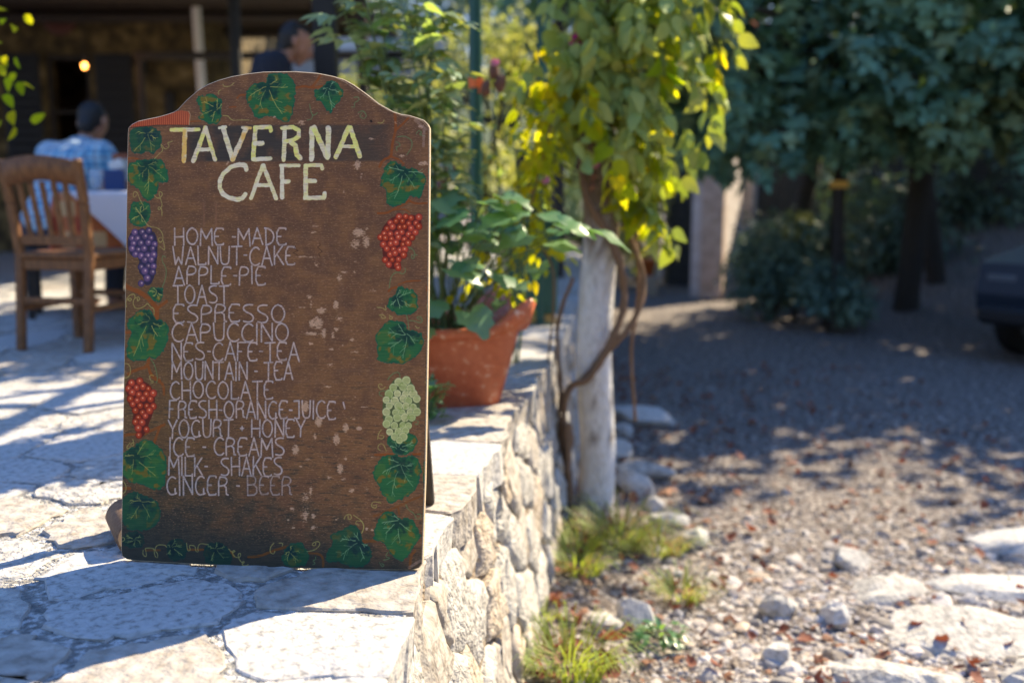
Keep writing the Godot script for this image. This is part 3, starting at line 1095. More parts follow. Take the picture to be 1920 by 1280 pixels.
const LEAF_ART := [
	["509,147 520,143 539,144 554,152 561,169 558,196 556,224 545,237 532,233 529,228 508,224 495,230 486,228 476,208 473,203 467,192 468,180 482,164 495,161 507,163", Vector2(508, 168), 0],
	["374,187 391,187 400,182 415,188 425,202 419,218 422,225 415,240 400,242 384,232 374,225 389,221 377,207", Vector2(411, 213), 0],
	["595,177 609,172 618,160 633,156 647,172 650,185 643,196 633,203 626,223 616,209 609,197 599,196 595,185", Vector2(622, 172), 0],
	["247,249 279,244 298,249 309,260 308,278 300,288 289,300 284,289 267,296 250,296 247,271", Vector2(281, 258), 1],
	["242,315 267,307 290,307 307,305 318,322 323,347 314,352 302,347 302,366 283,388 267,373 265,359 246,354 242,336", Vector2(280, 319), 0],
	["248,386 267,386 286,385 287,413 279,425 275,432 258,432 245,424 247,405", Vector2(267, 408), 0],
	["282,551 290,544 310,546 312,561 304,574 296,572 289,567 282,557", Vector2(299, 555), 0],
	["241,610 255,596 271,586 290,588 293,602 304,607 317,610 323,624 318,644 313,662 296,681 285,675 276,683 245,684 241,667 241,647 252,631 242,620", Vector2(287, 609), 0],
	["228,856 256,843 262,833 283,828 296,839 317,858 316,890 314,919 292,925 271,913 245,909 228,890", Vector2(256, 860), 0],
	["231,938 252,925 269,930 290,940 304,949 306,976 292,995 262,1001 233,993 228,957", Vector2(269, 944), 1],
	["233,1006 254,999 275,1008 275,1027 254,1033 233,1027", Vector2(256, 1014), 2],
	["317,1020 338,1010 355,1022 357,1048 338,1058 319,1050", Vector2(325, 1031), 2],
	["390,1027 413,1018 432,1027 442,1047 442,1063 400,1066 388,1050", Vector2(410, 1033), 2],
	["542,1033 553,1022 573,1020 583,1035 587,1053 577,1067 543,1067 533,1050", Vector2(550, 1037), 1],
	["623,1007 650,997 660,988 680,993 683,1020 700,1030 703,1048 690,1068 660,1068 647,1057 617,1060 618,1038 632,1025", Vector2(680, 1022), 1],
	["714,354 726,316 738,308 753,313 764,323 781,320 786,330 800,333 798,358 788,382 778,375 771,371 767,385 731,399 726,373 728,361", Vector2(761, 327), 0],
	["745,548 755,542 764,547 777,551 787,564 784,575 786,589 770,595 756,599 742,593 731,583 729,572 735,564 744,562", Vector2(747, 566), 0],
	["728,610 742,606 762,609 767,627 781,625 792,631 797,644 794,662 777,679 759,689 739,687 726,687 710,682 714,673 711,654 707,639 714,628 722,617", Vector2(764, 632), 0],
	["736,821 764,812 788,826 784,840 776,853 759,859 742,857 739,846 731,840 731,828", Vector2(750, 846), 0],
	["720,861 739,857 760,862 771,858 785,864 793,879 790,904 781,925 773,932 750,942 733,953 731,940 718,930 716,915 704,900 703,890 712,873", Vector2(755, 876), 0],
	["720,968 733,960 745,968 752,978 773,975 783,987 792,1008 790,1016 781,1022 771,1044 754,1060 739,1046 729,1031 724,1019 707,1019 705,1001 712,982", Vector2(753, 982), 0],
]
const BRANCH_ART := [
	["235,540 248,548 268,554 287,571 299,585 297,605", 9.0],
	["299,586 307,578 317,571", 6.0],
	["233,629 245,629", 6.0],
	["282,669 282,693 255,700 244,707", 6.0],
	["282,693 287,709 303,719", 6.0],
	["285,704 290,714 304,721 311,728 312,745", 5.0],
	["231,823 245,819 258,819", 5.0],
	["276,819 290,811 313,801", 5.0],
	["303,808 293,835", 5.0],
	["241,305 257,303 268,311", 4.0],
	["361,235 382,234", 3.0],
	["562,171 576,168 590,171 600,158 608,145", 4.5],
	["590,171 614,168", 4.0],
	["451,191 456,185 465,185", 4.0],
	["436,208 448,207", 3.0],
	["743,219 745,250 740,268 737,289 736,300 720,307 715,319", 5.0],
	["768,227 754,242 745,250", 4.0],
	["736,300 751,305 759,313", 3.5],
	["712,406 728,406 742,398 763,388 770,381", 4.0],
	["770,383 781,388 801,387", 3.5],
	["742,400 753,398 764,399 771,406", 2.5],
	["750,539 767,533 790,532", 3.0],
	["732,552 736,547 746,544", 4.0],
	["707,858 739,856", 4.0],
	["777,856 790,856", 4.0],
	["705,972 722,966 747,955 773,942 794,934", 4.0],
	["750,955 752,968", 4.0],
	["682,1019 707,1018", 6.0],
	["771,1069 773,1046 781,1037", 5.0],
	["472,1048 493,1047 517,1037 545,1028", 5.0],
	["585,1041 605,1042 612,1050 612,1065", 4.5],
	["277,1035 304,1035", 4.0],
	["357,1034 387,1034", 4.0],
	["228,920 247,920", 5.0],
	["440,1038 445,1047", 5.0],
]
const GRAPE_ART := [
	["258,436 292,439 298,452 300,474 295,521 286,541 275,542 272,525 262,516 265,489 250,488 242,474 243,447", 6.4, 0],
	["742,410 759,412 784,408 791,419 791,431 784,440 778,453 769,456 763,476 752,501 742,512 735,511 726,501 721,487 719,464 714,453 718,439 724,426", 5.9, 1],
	["241,717 255,717 280,722 290,735 295,752 293,765 290,783 283,797 279,812 269,826 264,822 257,809 250,797 254,777 243,763 242,748 237,736", 6.5, 1],
	["742,715 764,715 776,722 778,738 790,760 787,780 777,793 771,807 763,821 756,833 743,835 736,821 728,807 721,794 721,755 728,739 735,727", 6.9, 2],
]
const TENDRIL_ART := [
	["294,305 302,296 311,289 307,282 306,277 310,282 314,288 323,282 318,275 323,274 328,272", 0],
	["293,373 300,380 308,375 309,368 302,366 303,372 306,382 309,392 304,401 300,399 302,394 308,399 308,411", 0],
	["272,392 265,380 261,368 255,366 252,373 255,378 259,373", 0],
	["258,396 273,418 282,432 298,433 308,441 311,455 305,463 300,455 308,450 312,463 314,477 308,472 304,469", 0],
	["315,489 309,485 308,496 314,505 317,516 314,532 309,544", 1],
	["240,582 238,571 245,560 255,557 257,565 252,571 254,581 261,586 275,581 280,574 286,582 293,585 293,596", 0],
	["257,565 264,563 266,568 261,571 261,567", 0],
	["242,568 248,565 250,569 245,571 243,567", 0],
	["286,678 293,688 297,700 300,717 297,723", 1],
	["233,687 244,688 248,696 247,709 238,716 235,710", 0],
	["292,710 286,708 284,714 287,720 292,720 290,724 287,722", 0],
	["252,829 255,838 251,842 247,838 252,835", 0],
	["247,835 240,842 242,847 248,843", 0],
	["424,224 434,224 440,233 458,232 473,232", 0],
	["586,202 589,218 593,224 601,218", 1],
	["582,232 590,230 592,222", 1],
	["668,189 678,188 676,196 668,199 670,208 664,207", 1],
	["676,218 684,213 692,222 687,230 678,225 682,219", 1],
	["748,263 761,261 773,268 775,277 772,286 765,296", 1],
	["745,272 751,274 753,280 745,282 747,289", 1],
	["782,257 786,250 793,255 786,258 797,261", 1],
	["712,236 720,238 723,232", 0],
	["767,469 776,473 780,481 778,491 773,490 774,484 784,484", 1],
	["733,546 735,529 740,519 750,515 757,521 763,515 762,509", 1],
	["711,582 721,583 728,589 726,579", 0],
	["715,597 721,595 728,602 721,603 718,599", 0],
	["733,597 739,600 738,605 733,603 735,599", 0],
	["769,607 780,607 787,611 794,609 792,600 784,599 784,603 791,605", 1],
	["781,617 784,621 788,620", 0],
	["764,596 767,604 769,624", 1],
	["753,712 752,704 745,703 735,710 731,717", 1],
	["721,728 715,724 713,731 719,736 726,731", 0],
	["726,738 715,739 715,746 721,748", 1],
	["712,828 714,817 719,811", 0],
	["714,826 722,828 724,822 718,821", 0],
	["728,850 722,836 714,838 712,846 717,849", 0],
	["778,793 787,794 785,801 781,800", 1],
	["718,947 703,944 700,955 710,957 711,951 704,952", 0],
	["764,951 769,961 779,966 783,978 791,976 791,968 785,968", 1],
	["731,1039 726,1048 737,1050 724,1054", 1],
	["716,1058 720,1067 725,1063 720,1060", 1],
	["680,978 686,985 687,995 683,1004", 0],
	["272,1035 271,1044 279,1048 277,1035 275,1031 290,1031 292,1033", 0],
	["293,1033 294,1046 300,1050 300,1041 294,1035 298,1025 313,1025 317,1029", 0],
	["355,1022 357,1037 363,1035 359,1025 372,1027 372,1037 378,1039 376,1031 380,1022 397,1025", 0],
	["228,1012 235,1011 237,1016 231,1019", 0],
	["231,904 239,913 239,925 233,930", 0],
	["435,1033 442,1040 448,1037 443,1035 442,1043 450,1050 458,1047 457,1040 452,1043 455,1053 462,1060 465,1057 462,1055 460,1063 467,1065 472,1062", 0],
	["520,1022 513,1030 513,1040 520,1043 522,1037", 0],
	["530,1022 537,1022 536,1027", 0],
	["582,1038 597,1035 607,1025 603,1018 592,1022 592,1027 598,1027 598,1022", 0],
	["598,1048 598,1053 592,1055 598,1060 593,1062", 1],
	["651,977 653,970 663,968 665,977 658,978 658,972", 0],
	["668,970 683,980 688,992 684,1002", 0],
	["682,982 673,980 672,987 678,988", 0],
	["445,162 438,169 426,170 424,165", 0],
	["419,176 415,179 416,184", 0],
]
const FLAKE_ART := [
	"677 442 11 8 0.90",
	"671 463 13 13 0.55",
	"691 459 7 11 0.80",
	"690 435 7 6 0.40",
	"641 527 5 8 0.70",
	"650 516 6 2 0.80",
	"586 562 8 6 0.55",
	"589 574 3 12 0.50",
	"608 588 9 6 0.85",
	"635 577 5 9 0.80",
	"641 603 13 9 0.45",
	"590 612 5 7 0.90",
	"601 611 9 11 0.90",
	"612 630 5 9 0.80",
	"590 631 13 3 0.90",
	"636 623 5 4 0.80",
	"629 634 4 11 0.60",
	"665 642 5 4 0.70",
	"588 650 7 4 0.60",
	"626 660 5 3 0.70",
	"670 665 9 4 0.50",
	"646 654 6 4 0.40",
	"624 690 7 4 0.60",
	"704 550 9 4 0.45",
	"669 515 5 9 0.30",
	"573 582 14 2 0.50",
	"555 597 7 7 0.30",
	"599 501 8 9 0.35",
	"570 487 12 2 0.60",
	"590 488 19 2 0.50",
	"595 430 7 1 0.80",
	"594 442 6 2 0.70",
	"670 496 3 2 0.70",
	"653 807 5 8 0.95",
	"678 808 5 4 0.90",
	"636 828 6 10 0.90",
	"596 825 4 10 0.55",
	"560 848 6 9 0.90",
	"603 795 6 9 0.95",
	"643 883 5 9 1.00",
	"622 900 6 5 0.60",
	"649 903 5 3 0.70",
	"664 924 5 4 0.90",
	"653 864 4 4 0.70",
	"583 866 5 3 0.60",
	"570 879 4 2 0.70",
	"578 767 6 10 0.95",
	"669 749 6 4 0.30",
	"620 730 7 2 0.80",
	"687 768 7 1 0.90",
	"668 790 4 2 0.70",
	"702 862 6 5 0.40",
	"692 920 6 6 0.30",
	"580 937 14 19 0.42",
	"578 970 9 19 0.55",
	"593 972 5 5 0.80",
	"554 958 5 5 0.70",
	"594 993 8 5 0.60",
	"556 993 3 3 0.70",
	"547 979 3 3 0.60",
	"636 978 5 2 0.50",
	"692 995 3 4 0.80",
	"702 998 3 3 0.70",
	"589 925 3 11 0.70",
	"610 862 7 4 0.25",
	"674 316 7 9 0.80",
	"681 335 4 12 0.35",
	"570 236 12 8 0.50",
	"795 312 9 4 0.90",
	"755 298 6 3 0.70",
	"790 243 8 6 0.60",
	"745 235 10 5 0.35",
	"650 366 4 4 0.50",
	"520 226 6 3 0.50",
	"700 266 8 3 0.60",
	"437 240 5 3 0.40",
	"432 312 5 5 0.50",
]

# ---------------------------------------------------------------- ground, terrace, wall
const WALL_Z := [1.0, -1.0, -1.47, -1.90, -2.43, -3.25, -4.66, -6.05, -8.0, -10.5, -13.0]
const WALL_X := [-0.22, -0.205, -0.19, -0.171, -0.108, 0.0, 0.202, 0.376, 0.62, 0.92, 1.25]

func wall_x(z: float) -> float:
	for i in WALL_Z.size() - 1:
		if z >= WALL_Z[i + 1] or i == WALL_Z.size() - 2:
			return lerpf(WALL_X[i], WALL_X[i + 1], (z - WALL_Z[i]) / (WALL_Z[i + 1] - WALL_Z[i]))
	return 0.0

func ground_y(x: float, z: float) -> float:
	var y := LOW + 0.025 * noise.get_noise_2d(x * 0.7, z * 0.7) + 0.012 * noise.get_noise_2d(x * 3.0 + 40.0, z * 3.0)
	var d := x - wall_x(z)
	y += 0.06 * (1.0 - smoothstep(0.0, 0.55, d)) * smoothstep(-1.0, -3.0, z)
	y += 0.05 * smoothstep(0.35, 0.9, noise.get_noise_2d(x * 0.9 + 11.0, z * 1.4) + 0.55 * smoothstep(0.8, 1.8, x) * smoothstep(-4.2, -3.2, z)) 
	y += 1.5 * smoothstep(3.0, 9.0, x) * smoothstep(-10.5, -15.0, z)
	return y

func build_ground():
	var xs := [-300.0, -120.0, -50.0, -20.0, -8.0, -3.0, -1.0]
	var x := -0.5
	while x < 3.4:
		xs.append(x)
		x += 0.045
	for v in [3.6, 4.0, 4.5, 5.0, 5.6, 6.4, 7.4, 8.6, 10.0, 12.0, 16.0, 24.0, 50.0, 120.0, 300.0]:
		xs.append(v)
	var zs := [60.0, 20.0, 6.0, 2.0, 0.0, -1.0, -1.6]
	var z := -2.1
	while z > -7.0:
		zs.append(z)
		z -= 0.05
	for v in [-7.3, -7.7, -8.2, -8.8, -9.5, -10.3, -11.2, -12.2, -13.5, -15.0, -18.0, -24.0, -40.0, -80.0, -160.0, -400.0]:
		zs.append(v)
	var st := begin()
	st.set_smooth_group(0)
	for j in zs.size():
		for i in xs.size():
			st.add_vertex(Vector3(xs[i], ground_y(xs[i], zs[j]), zs[j]))
	var w := xs.size()
	for j in zs.size() - 1:
		for i in w - 1:
			var a := j * w + i
			for k in [a, a + w, a + 1, a + 1, a + w, a + w + 1]:
				st.add_index(k)
	st.generate_normals()
	var mesh := st.commit()
	# make sure that the upper side is the front
	var n: PackedVector3Array = mesh.surface_get_arrays(0)[Mesh.ARRAY_NORMAL]
	if n[w * 20 + 30].y < 0.0:
		st = SurfaceTool.new()
		st.begin(Mesh.PRIMITIVE_TRIANGLES)
		st.set_smooth_group(0)
		for j in zs.size():
			for i in w:
				st.add_vertex(Vector3(xs[i], ground_y(xs[i], zs[j]), zs[j]))
		for j in zs.size() - 1:
			for i in w - 1:
				var a := j * w + i
				for k in [a, a + 1, a + w, a + 1, a + w + 1, a + w]:
					st.add_index(k)
		st.generate_normals()
		mesh = st.commit()
	struct("ground", mesh, M.dirt)
	# wooded hills that close the view
	var hill := begin()
	hill.set_smooth_group(0)
	for i in 40:
		for j in 6:
			var f := func(ii: int, jj: int) -> Vector3:
				var an := -PI * 0.95 + PI * 0.9 * ii / 40.0
				var r := 70.0 + jj * 22.0
				return Vector3(cos(an) * r, -2.0 + jj * (5.0 + 2.0 * noise.get_noise_2d(ii * 0.21, 3.0)), sin(an) * r)
			quad(hill, f.call(i, j), f.call(i + 1, j), f.call(i + 1, j + 1), f.call(i, j + 1))
	struct("hills", done(hill), surf([[0.0, lin(0.02, 0.035, 0.015)], [1.0, lin(0.06, 0.09, 0.03)]], 0.03, 0.05, 1.0, 91))

func build_terrace():
	var edge := PackedVector2Array()
	var z := 0.6
	while z > -12.9:
		edge.append(Vector2(wall_x(z) + 0.028 * noise.get_noise_2d(z * 2.2, 4.0), -z))
		z -= 0.11
	var region := edge.duplicate()
	region.append(Vector2(-8, 12.9))
	region.append(Vector2(-8, -0.6))
	# the bed of mortar, and the fill below it
	var st := begin()
	st.set_smooth_group(-1)
	for i in edge.size() - 1:
		var a := edge[i]
		var b := edge[i + 1]
		quad(st, Vector3(-8, -0.006, -a.y), Vector3(a.x - 0.02, -0.006, -a.y), Vector3(b.x - 0.02, -0.006, -b.y), Vector3(-8, -0.006, -b.y))
	var root := struct("terrace", done(st), M.mortar)
	var sites := []
	z = -1.0
	while z > -8.5:
		# capstones along the edge, then the paving behind them
		var w := rnd(0.26, 0.42) * (1.0 if z < -2.4 else 0.85)
		sites.append(Vector2(wall_x(z - w * 0.5) - rnd(0.12, 0.17), -(z - w * 0.5)))
		z -= w
	var gap := 0.27
	var row := 0
	z = -1.05
	while z > -7.6:
		var x := wall_x(z) - 0.42 - (0.13 if row % 2 else 0.0)
		var xmin := z * 0.56 - 0.5
		while x > xmin:
			sites.append(Vector2(x + rnd(-0.09, 0.09), -z + rnd(-0.08, 0.08)))
			x -= gap
		z -= gap * 0.86
		row += 1
		gap = 0.27 if z > -2.6 else 0.38
	var cells := cell_polys(sites, region, 0.42)
	var mats := [M.limestone, M.limestone_d, M.limestone_b]
	for i in cells.size():
		var c: PackedVector2Array = cells[i]
		if c.size() < 3:
			continue
		var s: Vector2 = sites[i]
		var edge_stone := wall_x(-s.y) - s.x < 0.22
		var near := s.y < 2.5
		var ring := ring_of(c, (0.010 if near else 0.003) + (-0.004 if edge_stone else rnd(0.0, 0.016) * (1.0 if near else 0.4)), 30 if near else 18, (0.010 if edge_stone else 0.022) if near else 0.018)
		if ring.size() < 5:
			continue
		var mid := middle(ring)
		var m := stone(ring, 0.02, 0.004, 0.085 if edge_stone else 0.02, 0.0012, Vector2(rnd(-0.006, 0.006), rnd(-0.006, 0.006)), -0.03 if edge_stone else 0.0)
		var p := part("flagstone", m, mats[rng.randi() % 3], root)
		p.position = Vector3(mid.x, -0.02 + rnd(-0.003, 0.004), -mid.y)

func build_retaining_wall():
	# rubble laid against the fill: earth behind, then stone after stone
	var wall := Node3D.new()
	wall.name = "retaining_wall"
	add_child(wall)
	tag(wall, "low dry rubble wall of pale stones holding up the terrace beside the path", "wall")
	var face := func(s: float, y: float) -> Vector3:
		return Vector3(wall_x(-s) - 0.045 + 0.115 * clampf(-y / 0.8, 0.0, 1.2), y, -s)
	var st := begin()
	st.set_smooth_group(0)
	for i in 118:
		for j in 10:
			var g := func(ii: int, jj: int) -> Vector3:
				var s := 0.7 + ii * 0.1
				var y := -0.014 - jj * 0.098
				var p: Vector3 = face.call(s, y)
				p.x += 0.004 + 0.03 * noise.get_noise_2d(s * 7.0, y * 7.0)
				return p
			quad(st, g.call(i, j + 1), g.call(i + 1, j + 1), g.call(i + 1, j), g.call(i, j))
	part("earth_fill", done(st), M.earth_joint, wall)
	var sites := []
	var s := 1.0
	var col := 0
	while s < 10.5:
		var w := rnd(0.13, 0.24) if s < 6.5 else 0.28
		var y := -0.13 - (0.07 if col % 2 else 0.0) + rnd(-0.02, 0.02)
		while y > -0.88:
			sites.append(Vector2(s + rnd(-0.07, 0.07), y + rnd(-0.03, 0.03)))
			y -= rnd(0.14, 0.27)
		s += w
		col += 1
	var region := PackedVector2Array([Vector2(0.8, -0.075), Vector2(0.8, -0.95), Vector2(10.6, -0.95), Vector2(10.6, -0.075)])
	var cells := cell_polys(sites, region, 0.3)
	var mats := [M.limestone_b, M.limestone_d, M.limestone_c, M.limestone_b]
	for i in cells.size():
		var c: PackedVector2Array = cells[i]
		if c.size() < 3:
			continue
		var ring := ring_of(c, rnd(0.002, 0.008), 14, 0.030)
		if ring.size() < 5:
			continue
		var mid := middle(ring)
		var m := stone(ring, rnd(0.014, 0.032), rnd(0.008, 0.014), 0.05, rnd(0.0035, 0.007), Vector2(rnd(-0.09, 0.09), rnd(-0.07, 0.07)))
		var p := part("stone", m, mats[rng.randi() % 4], wall)
		var at: Vector3 = face.call(mid.x, mid.y)
		var e: Vector3 = (face.call(mid.x + 0.2, mid.y) - face.call(mid.x - 0.2, mid.y)).normalized()
		var up: Vector3 = (face.call(mid.x, mid.y + 0.05) - face.call(mid.x, mid.y - 0.05)).normalized()
		var out := up.cross(e) * -1.0
		p.transform = Transform3D(Basis(e, out, e.cross(out)).orthonormalized(), at)

# ---------------------------------------------------------------- the taverna behind
func slab(called: String, size: Vector3, at: Vector3, mat: Material, parent: Node, bevel := 0.006) -> MeshInstance3D:
	var st := begin()
	box(st, size, Vector3.ZERO, Basis(), bevel)
	var p := part(called, done(st), mat, parent)
	p.position = at
	return p

func build_taverna():
	var b := thing("taverna_house", "dim ochre plastered taverna house with a small shuttered window under its porch", "building", Vector3(0, 0, -12))
	# front wall round the window opening, wall thickness behind it
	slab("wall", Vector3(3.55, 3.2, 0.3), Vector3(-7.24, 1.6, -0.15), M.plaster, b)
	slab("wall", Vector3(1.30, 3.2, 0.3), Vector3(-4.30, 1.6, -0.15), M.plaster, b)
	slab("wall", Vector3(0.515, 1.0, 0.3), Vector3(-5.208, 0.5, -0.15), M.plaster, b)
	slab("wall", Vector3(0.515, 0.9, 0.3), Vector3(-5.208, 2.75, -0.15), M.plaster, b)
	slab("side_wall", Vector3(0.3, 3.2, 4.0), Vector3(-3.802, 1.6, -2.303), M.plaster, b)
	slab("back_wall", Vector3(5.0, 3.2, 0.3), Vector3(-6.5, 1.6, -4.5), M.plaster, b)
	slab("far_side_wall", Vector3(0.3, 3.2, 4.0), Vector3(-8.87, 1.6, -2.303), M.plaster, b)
	slab("roof", Vector3(5.6, 0.12, 5.0), Vector3(-6.4, 3.27, -2.4), M.dark_wood, b)
	var win := slab("window", Vector3(0.50, 0.05, 0.06), Vector3(-5.208, 2.27, -0.06), M.dark_wood, b)
	for s in [-1.0, 1.0]:
		var f := slab("window_side", Vector3(0.045, 1.24, 0.06), Vector3(s * 0.2275, -0.65, 0.0), M.dark_wood, win)
		f.name = "window_side" if s < 0 else "window_side_001"
	slab("sash_bar", Vector3(0.40, 0.035, 0.04), Vector3(0, -0.62, 0.0), M.dark_wood, win)
	slab("sill", Vector3(0.56, 0.05, 0.12), Vector3(-5.208, 1.025, -0.02), M.dark_wood, b)
	for q in [-5.75, -4.66]:
		var sh := slab("shutter", Vector3(0.44, 1.34, 0.02), Vector3(q, 1.64, 0.015), M.black, b)
		for k in 12:
			slab("slat", Vector3(0.36, 0.07, 0.012), Vector3(0, -0.58 + k * 0.105, 0.018), M.black, sh, 0.003).rotation.x = 0.5
	for q in [[-4.30, 2.18, 0.09, 0.22], [-4.0, 1.72, 0.10, 0.30]]:
		var lan := slab("wall_lantern", Vector3(q[2], q[3], 0.09), Vector3(q[0], q[1], 0.08), M.black, b, 0.02)
		slab("bracket", Vector3(0.025, 0.025, 0.08), Vector3(0, q[3] * 0.4, -0.05), M.black, lan, 0.002)
	slab("plinth", Vector3(1.2, 0.35, 0.05), Vector3(-4.30, 0.175, 0.027), M.limestone_c, b)
	var plate := begin()
	lathe(plate, [Vector2(0.0, 0.02), Vector2(0.12, 0.02), Vector2(0.20, 0.045), Vector2(0.21, 0.03), Vector2(0.0, 0.0)], 18)
	var pl := part("wall_plate", done(plate), plain(lin(0.10, 0.03, 0.02), 0.6), b)
	pl.transform = Transform3D(Basis(Vector3.RIGHT, PI / 2), Vector3(-5.25, 2.72, 0.005))
	# porch: posts stand by themselves, the roof of planks and beams is one thing
	var porch := thing("porch_roof", "dark plank porch roof on round beams in front of the ochre house", "roof", Vector3(0, 2.72, 0))
	for k in 23:
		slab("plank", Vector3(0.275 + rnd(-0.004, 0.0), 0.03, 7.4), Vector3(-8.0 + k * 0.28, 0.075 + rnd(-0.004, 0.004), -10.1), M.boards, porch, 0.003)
	for k in 6:
		var st := begin()
		tube(st, [Vector3(-8.2, -0.02, -6.8 - k * 1.25), Vector3(-5, -0.02 + rnd(-0.02, 0.02), -6.8 - k * 1.25), Vector3(-1.45, -0.02, -6.8 - k * 1.25 + rnd(-0.05, 0.05))], [0.06, 0.065, 0.055], 9, 0.2)
		part("beam", done(st), M.dark_wood, porch)
	for q in [[-1.185, -6.55, 0.14, "thick black porch post just beside the standing man"], [-2.42, -9.0, 0.085, "slim dark porch post behind the menu board's arched top"]]:
		var post := thing("porch_post", q[3], "post", Vector3(q[0], 0, q[1]))
		slab("shaft", Vector3(q[2], 2.64, q[2]), Vector3(0, 1.36, 0), M.black, post, 0.008)
		slab("base", Vector3(q[2] + 0.07, 0.05, q[2] + 0.07), Vector3(0, 0.025, 0), M.black, post, 0.008)
		slab("cap", Vector3(q[2] + 0.06, 0.04, q[2] + 0.06), Vector3(0, 2.66, 0), M.black, post, 0.006)
	var wp := thing("white_pole", "white painted round pole at the corner of the ochre house", "pole", Vector3(-3.36, 0, -11.0))
	var st2 := begin()
	tube(st2, [Vector3(0, 0, 0), Vector3(0.03, 1.3, 0), Vector3(0, 2.66, 0)], [0.05], 12)
	part("shaft", done(st2), M.white_paint, wp)
	var st3 := begin()
	lathe(st3, [Vector2(0.0, 0.0), Vector2(0.10, 0.0), Vector2(0.10, 0.05), Vector2(0.055, 0.08)], 14)
	part("foot", done(st3), M.limestone_c, wp)
	var rail := thing("porch_rail", "dark horizontal rail along the far side of the porch", "rail", Vector3(-2.9, 0, -10.2))
	slab("top_rail", Vector3(2.3, 0.07, 0.06), Vector3(0.3, 2.06, 0), M.dark_wood, rail)
	for s in [-0.8, 1.4]:
		slab("upright", Vector3(0.06, 2.02, 0.06), Vector3(s, 1.01, 0), M.dark_wood, rail)
	# lit bulb on its cord
	var lamp := thing("hanging_bulb", "glowing bare bulb hanging in the dark porch before the window", "lamp", Vector3(-4.17, 1.94, -10.0))
	var glow := plain(lin(1.0, 0.55, 0.2))
	glow.emission_enabled = true
	glow.emission = Color(1.0, 0.62, 0.28)
	glow.emission_energy_multiplier = 7.0
	var bulb := SphereMesh.new()
	bulb.radius = 0.023
	bulb.height = 0.056
	bulb.radial_segments = 16
	bulb.rings = 8
	part("bulb", bulb, glow, lamp)
	var st4 := begin()
	tube(st4, [Vector3(0, 0.04, 0), Vector3(0, 0.09, 0)], [0.016], 10)
	part("socket", done(st4), M.black, lamp)
	var st5 := begin()
	tube(st5, [Vector3(0, 0.09, 0), Vector3(0, 0.74, 0)], [0.004], 6)
	part("cord", done(st5), M.black, lamp)
	var ol := OmniLight3D.new()
	ol.name = "bulb_light"
	ol.light_color = Color(1.0, 0.68, 0.36)
	ol.light_energy = 0.05
	ol.light_size = 0.03
	ol.omni_range = 14.0
	ol.omni_attenuation = 2.0
	ol.shadow_enabled = true
	ol.position = lamp.position
	add_child(ol)
	# leafy pergola added unseen to shade the tables: posts stand outside the picture
	var per := thing("pergola", "vine covered pergola of round poles beside the porch", "pergola", Vector3.ZERO)
	for k in 5:
		var st := begin()
		tube(st, [Vector3(-1.3, 2.62, -4.6 - k * 0.95), Vector3(0.55, 2.60, -4.6 - k * 0.95)], [0.035], 8, 0.1)
		part("pole", done(st), M.dark_wood, per)
	for q in [-1.25, 0.45]:
		var st := begin()
		tube(st, [Vector3(q, 2.55, -4.3), Vector3(q, 2.55, -8.8)], [0.045], 8, 0.1)
		part("beam", done(st), M.dark_wood, per)
	for q in [Vector2(0.4, -8.6), Vector2(-1.25, -8.6)]:
		var st := begin()
		tube(st, [Vector3(q.x, 0, q.y), Vector3(q.x, 2.55, q.y)], [0.05, 0.045], 9, 0.1)
		part("post", done(st), M.dark_wood, per)
	for q in [0.35, 1.30]:
		var st := begin()
		tube(st, [Vector3(0.3, 2.66, -5.4 - q * 1.3), Vector3(1.1, 2.64, -5.4 - q * 1.3)], [0.022], 7, 0.1)
		part("pole", done(st), M.dark_wood, per)
	var tones := [lin(0.10, 0.16, 0.03), lin(0.07, 0.13, 0.03), lin(0.14, 0.17, 0.03)]
	var clumps := []
	for k in 30:
		clumps.append([Vector3(rnd(-1.4, 0.1), 2.72 + rnd(-0.08, 0.15), rnd(-8.4, -4.7)), Vector3(rnd(0.28, 0.5), 0.16, rnd(0.28, 0.5))])
	for k in 16:
		clumps.append([Vector3(rnd(0.2, 0.9), 2.72 + rnd(-0.08, 0.15), rnd(-7.8, -6.5)), Vector3(rnd(0.25, 0.45), 0.14, rnd(0.25, 0.45))])
	var thick := []
	for k in 16:
		thick.append([Vector3(rnd(-0.7, 0.5), 2.70 + rnd(-0.06, 0.18), rnd(-8.5, -6.7)), Vector3(rnd(0.3, 0.5), 0.16, rnd(0.3, 0.5))])
	crown(per, thick, 2600, leaf_mesh("vine", 0.2, 0.3, 4), 0.11, tones, 0.4, "thick_foliage", -0.3, 2.0)
	crown(per, clumps, 4600, leaf_mesh("vine", 0.2, 0.3, 4), 0.11, tones, 0.4, "foliage", -0.02, 2.6)

# ---------------------------------------------------------------- trees and far things
func tree(called: String, label: String, category: String, base: Vector3, trunk: Array, clumps: Array, count: int, mesh: Mesh, size: float, tones: Array, group := "", down := 0.5, gap := -0.16, fine := 0.9) -> Node3D:
	# trunk: [height, radius]; limbs run from the trunk to every clump
	var t := thing(called, label, category, base, 0.0, group)
	if base.y < -0.1:
		t.position = Vector3(base.x * K, LOW, base.z * K)
		t.scale = Vector3.ONE * K
	var st := begin()
	var top := Vector3(rnd(-0.2, 0.2), trunk[0], rnd(-0.2, 0.2))
	limb(st, Vector3(0, -0.1, 0), top, trunk[1], trunk[1] * 0.6, 0.06)
	var n := 0
	for c in clumps:
		if n % 2 == 0 or clumps.size() < 8:
			limb(st, top * rnd(0.7, 1.0), c[0], trunk[1] * 0.4, trunk[1] * 0.1, 0.12)
		n += 1
	part("trunk", done(st), M.bark, t)
	crown(t, clumps, count, mesh, size, tones, down, "crown", gap, fine, M.foliage_glow if tones[0].r > 0.38 else M.foliage)
	return t

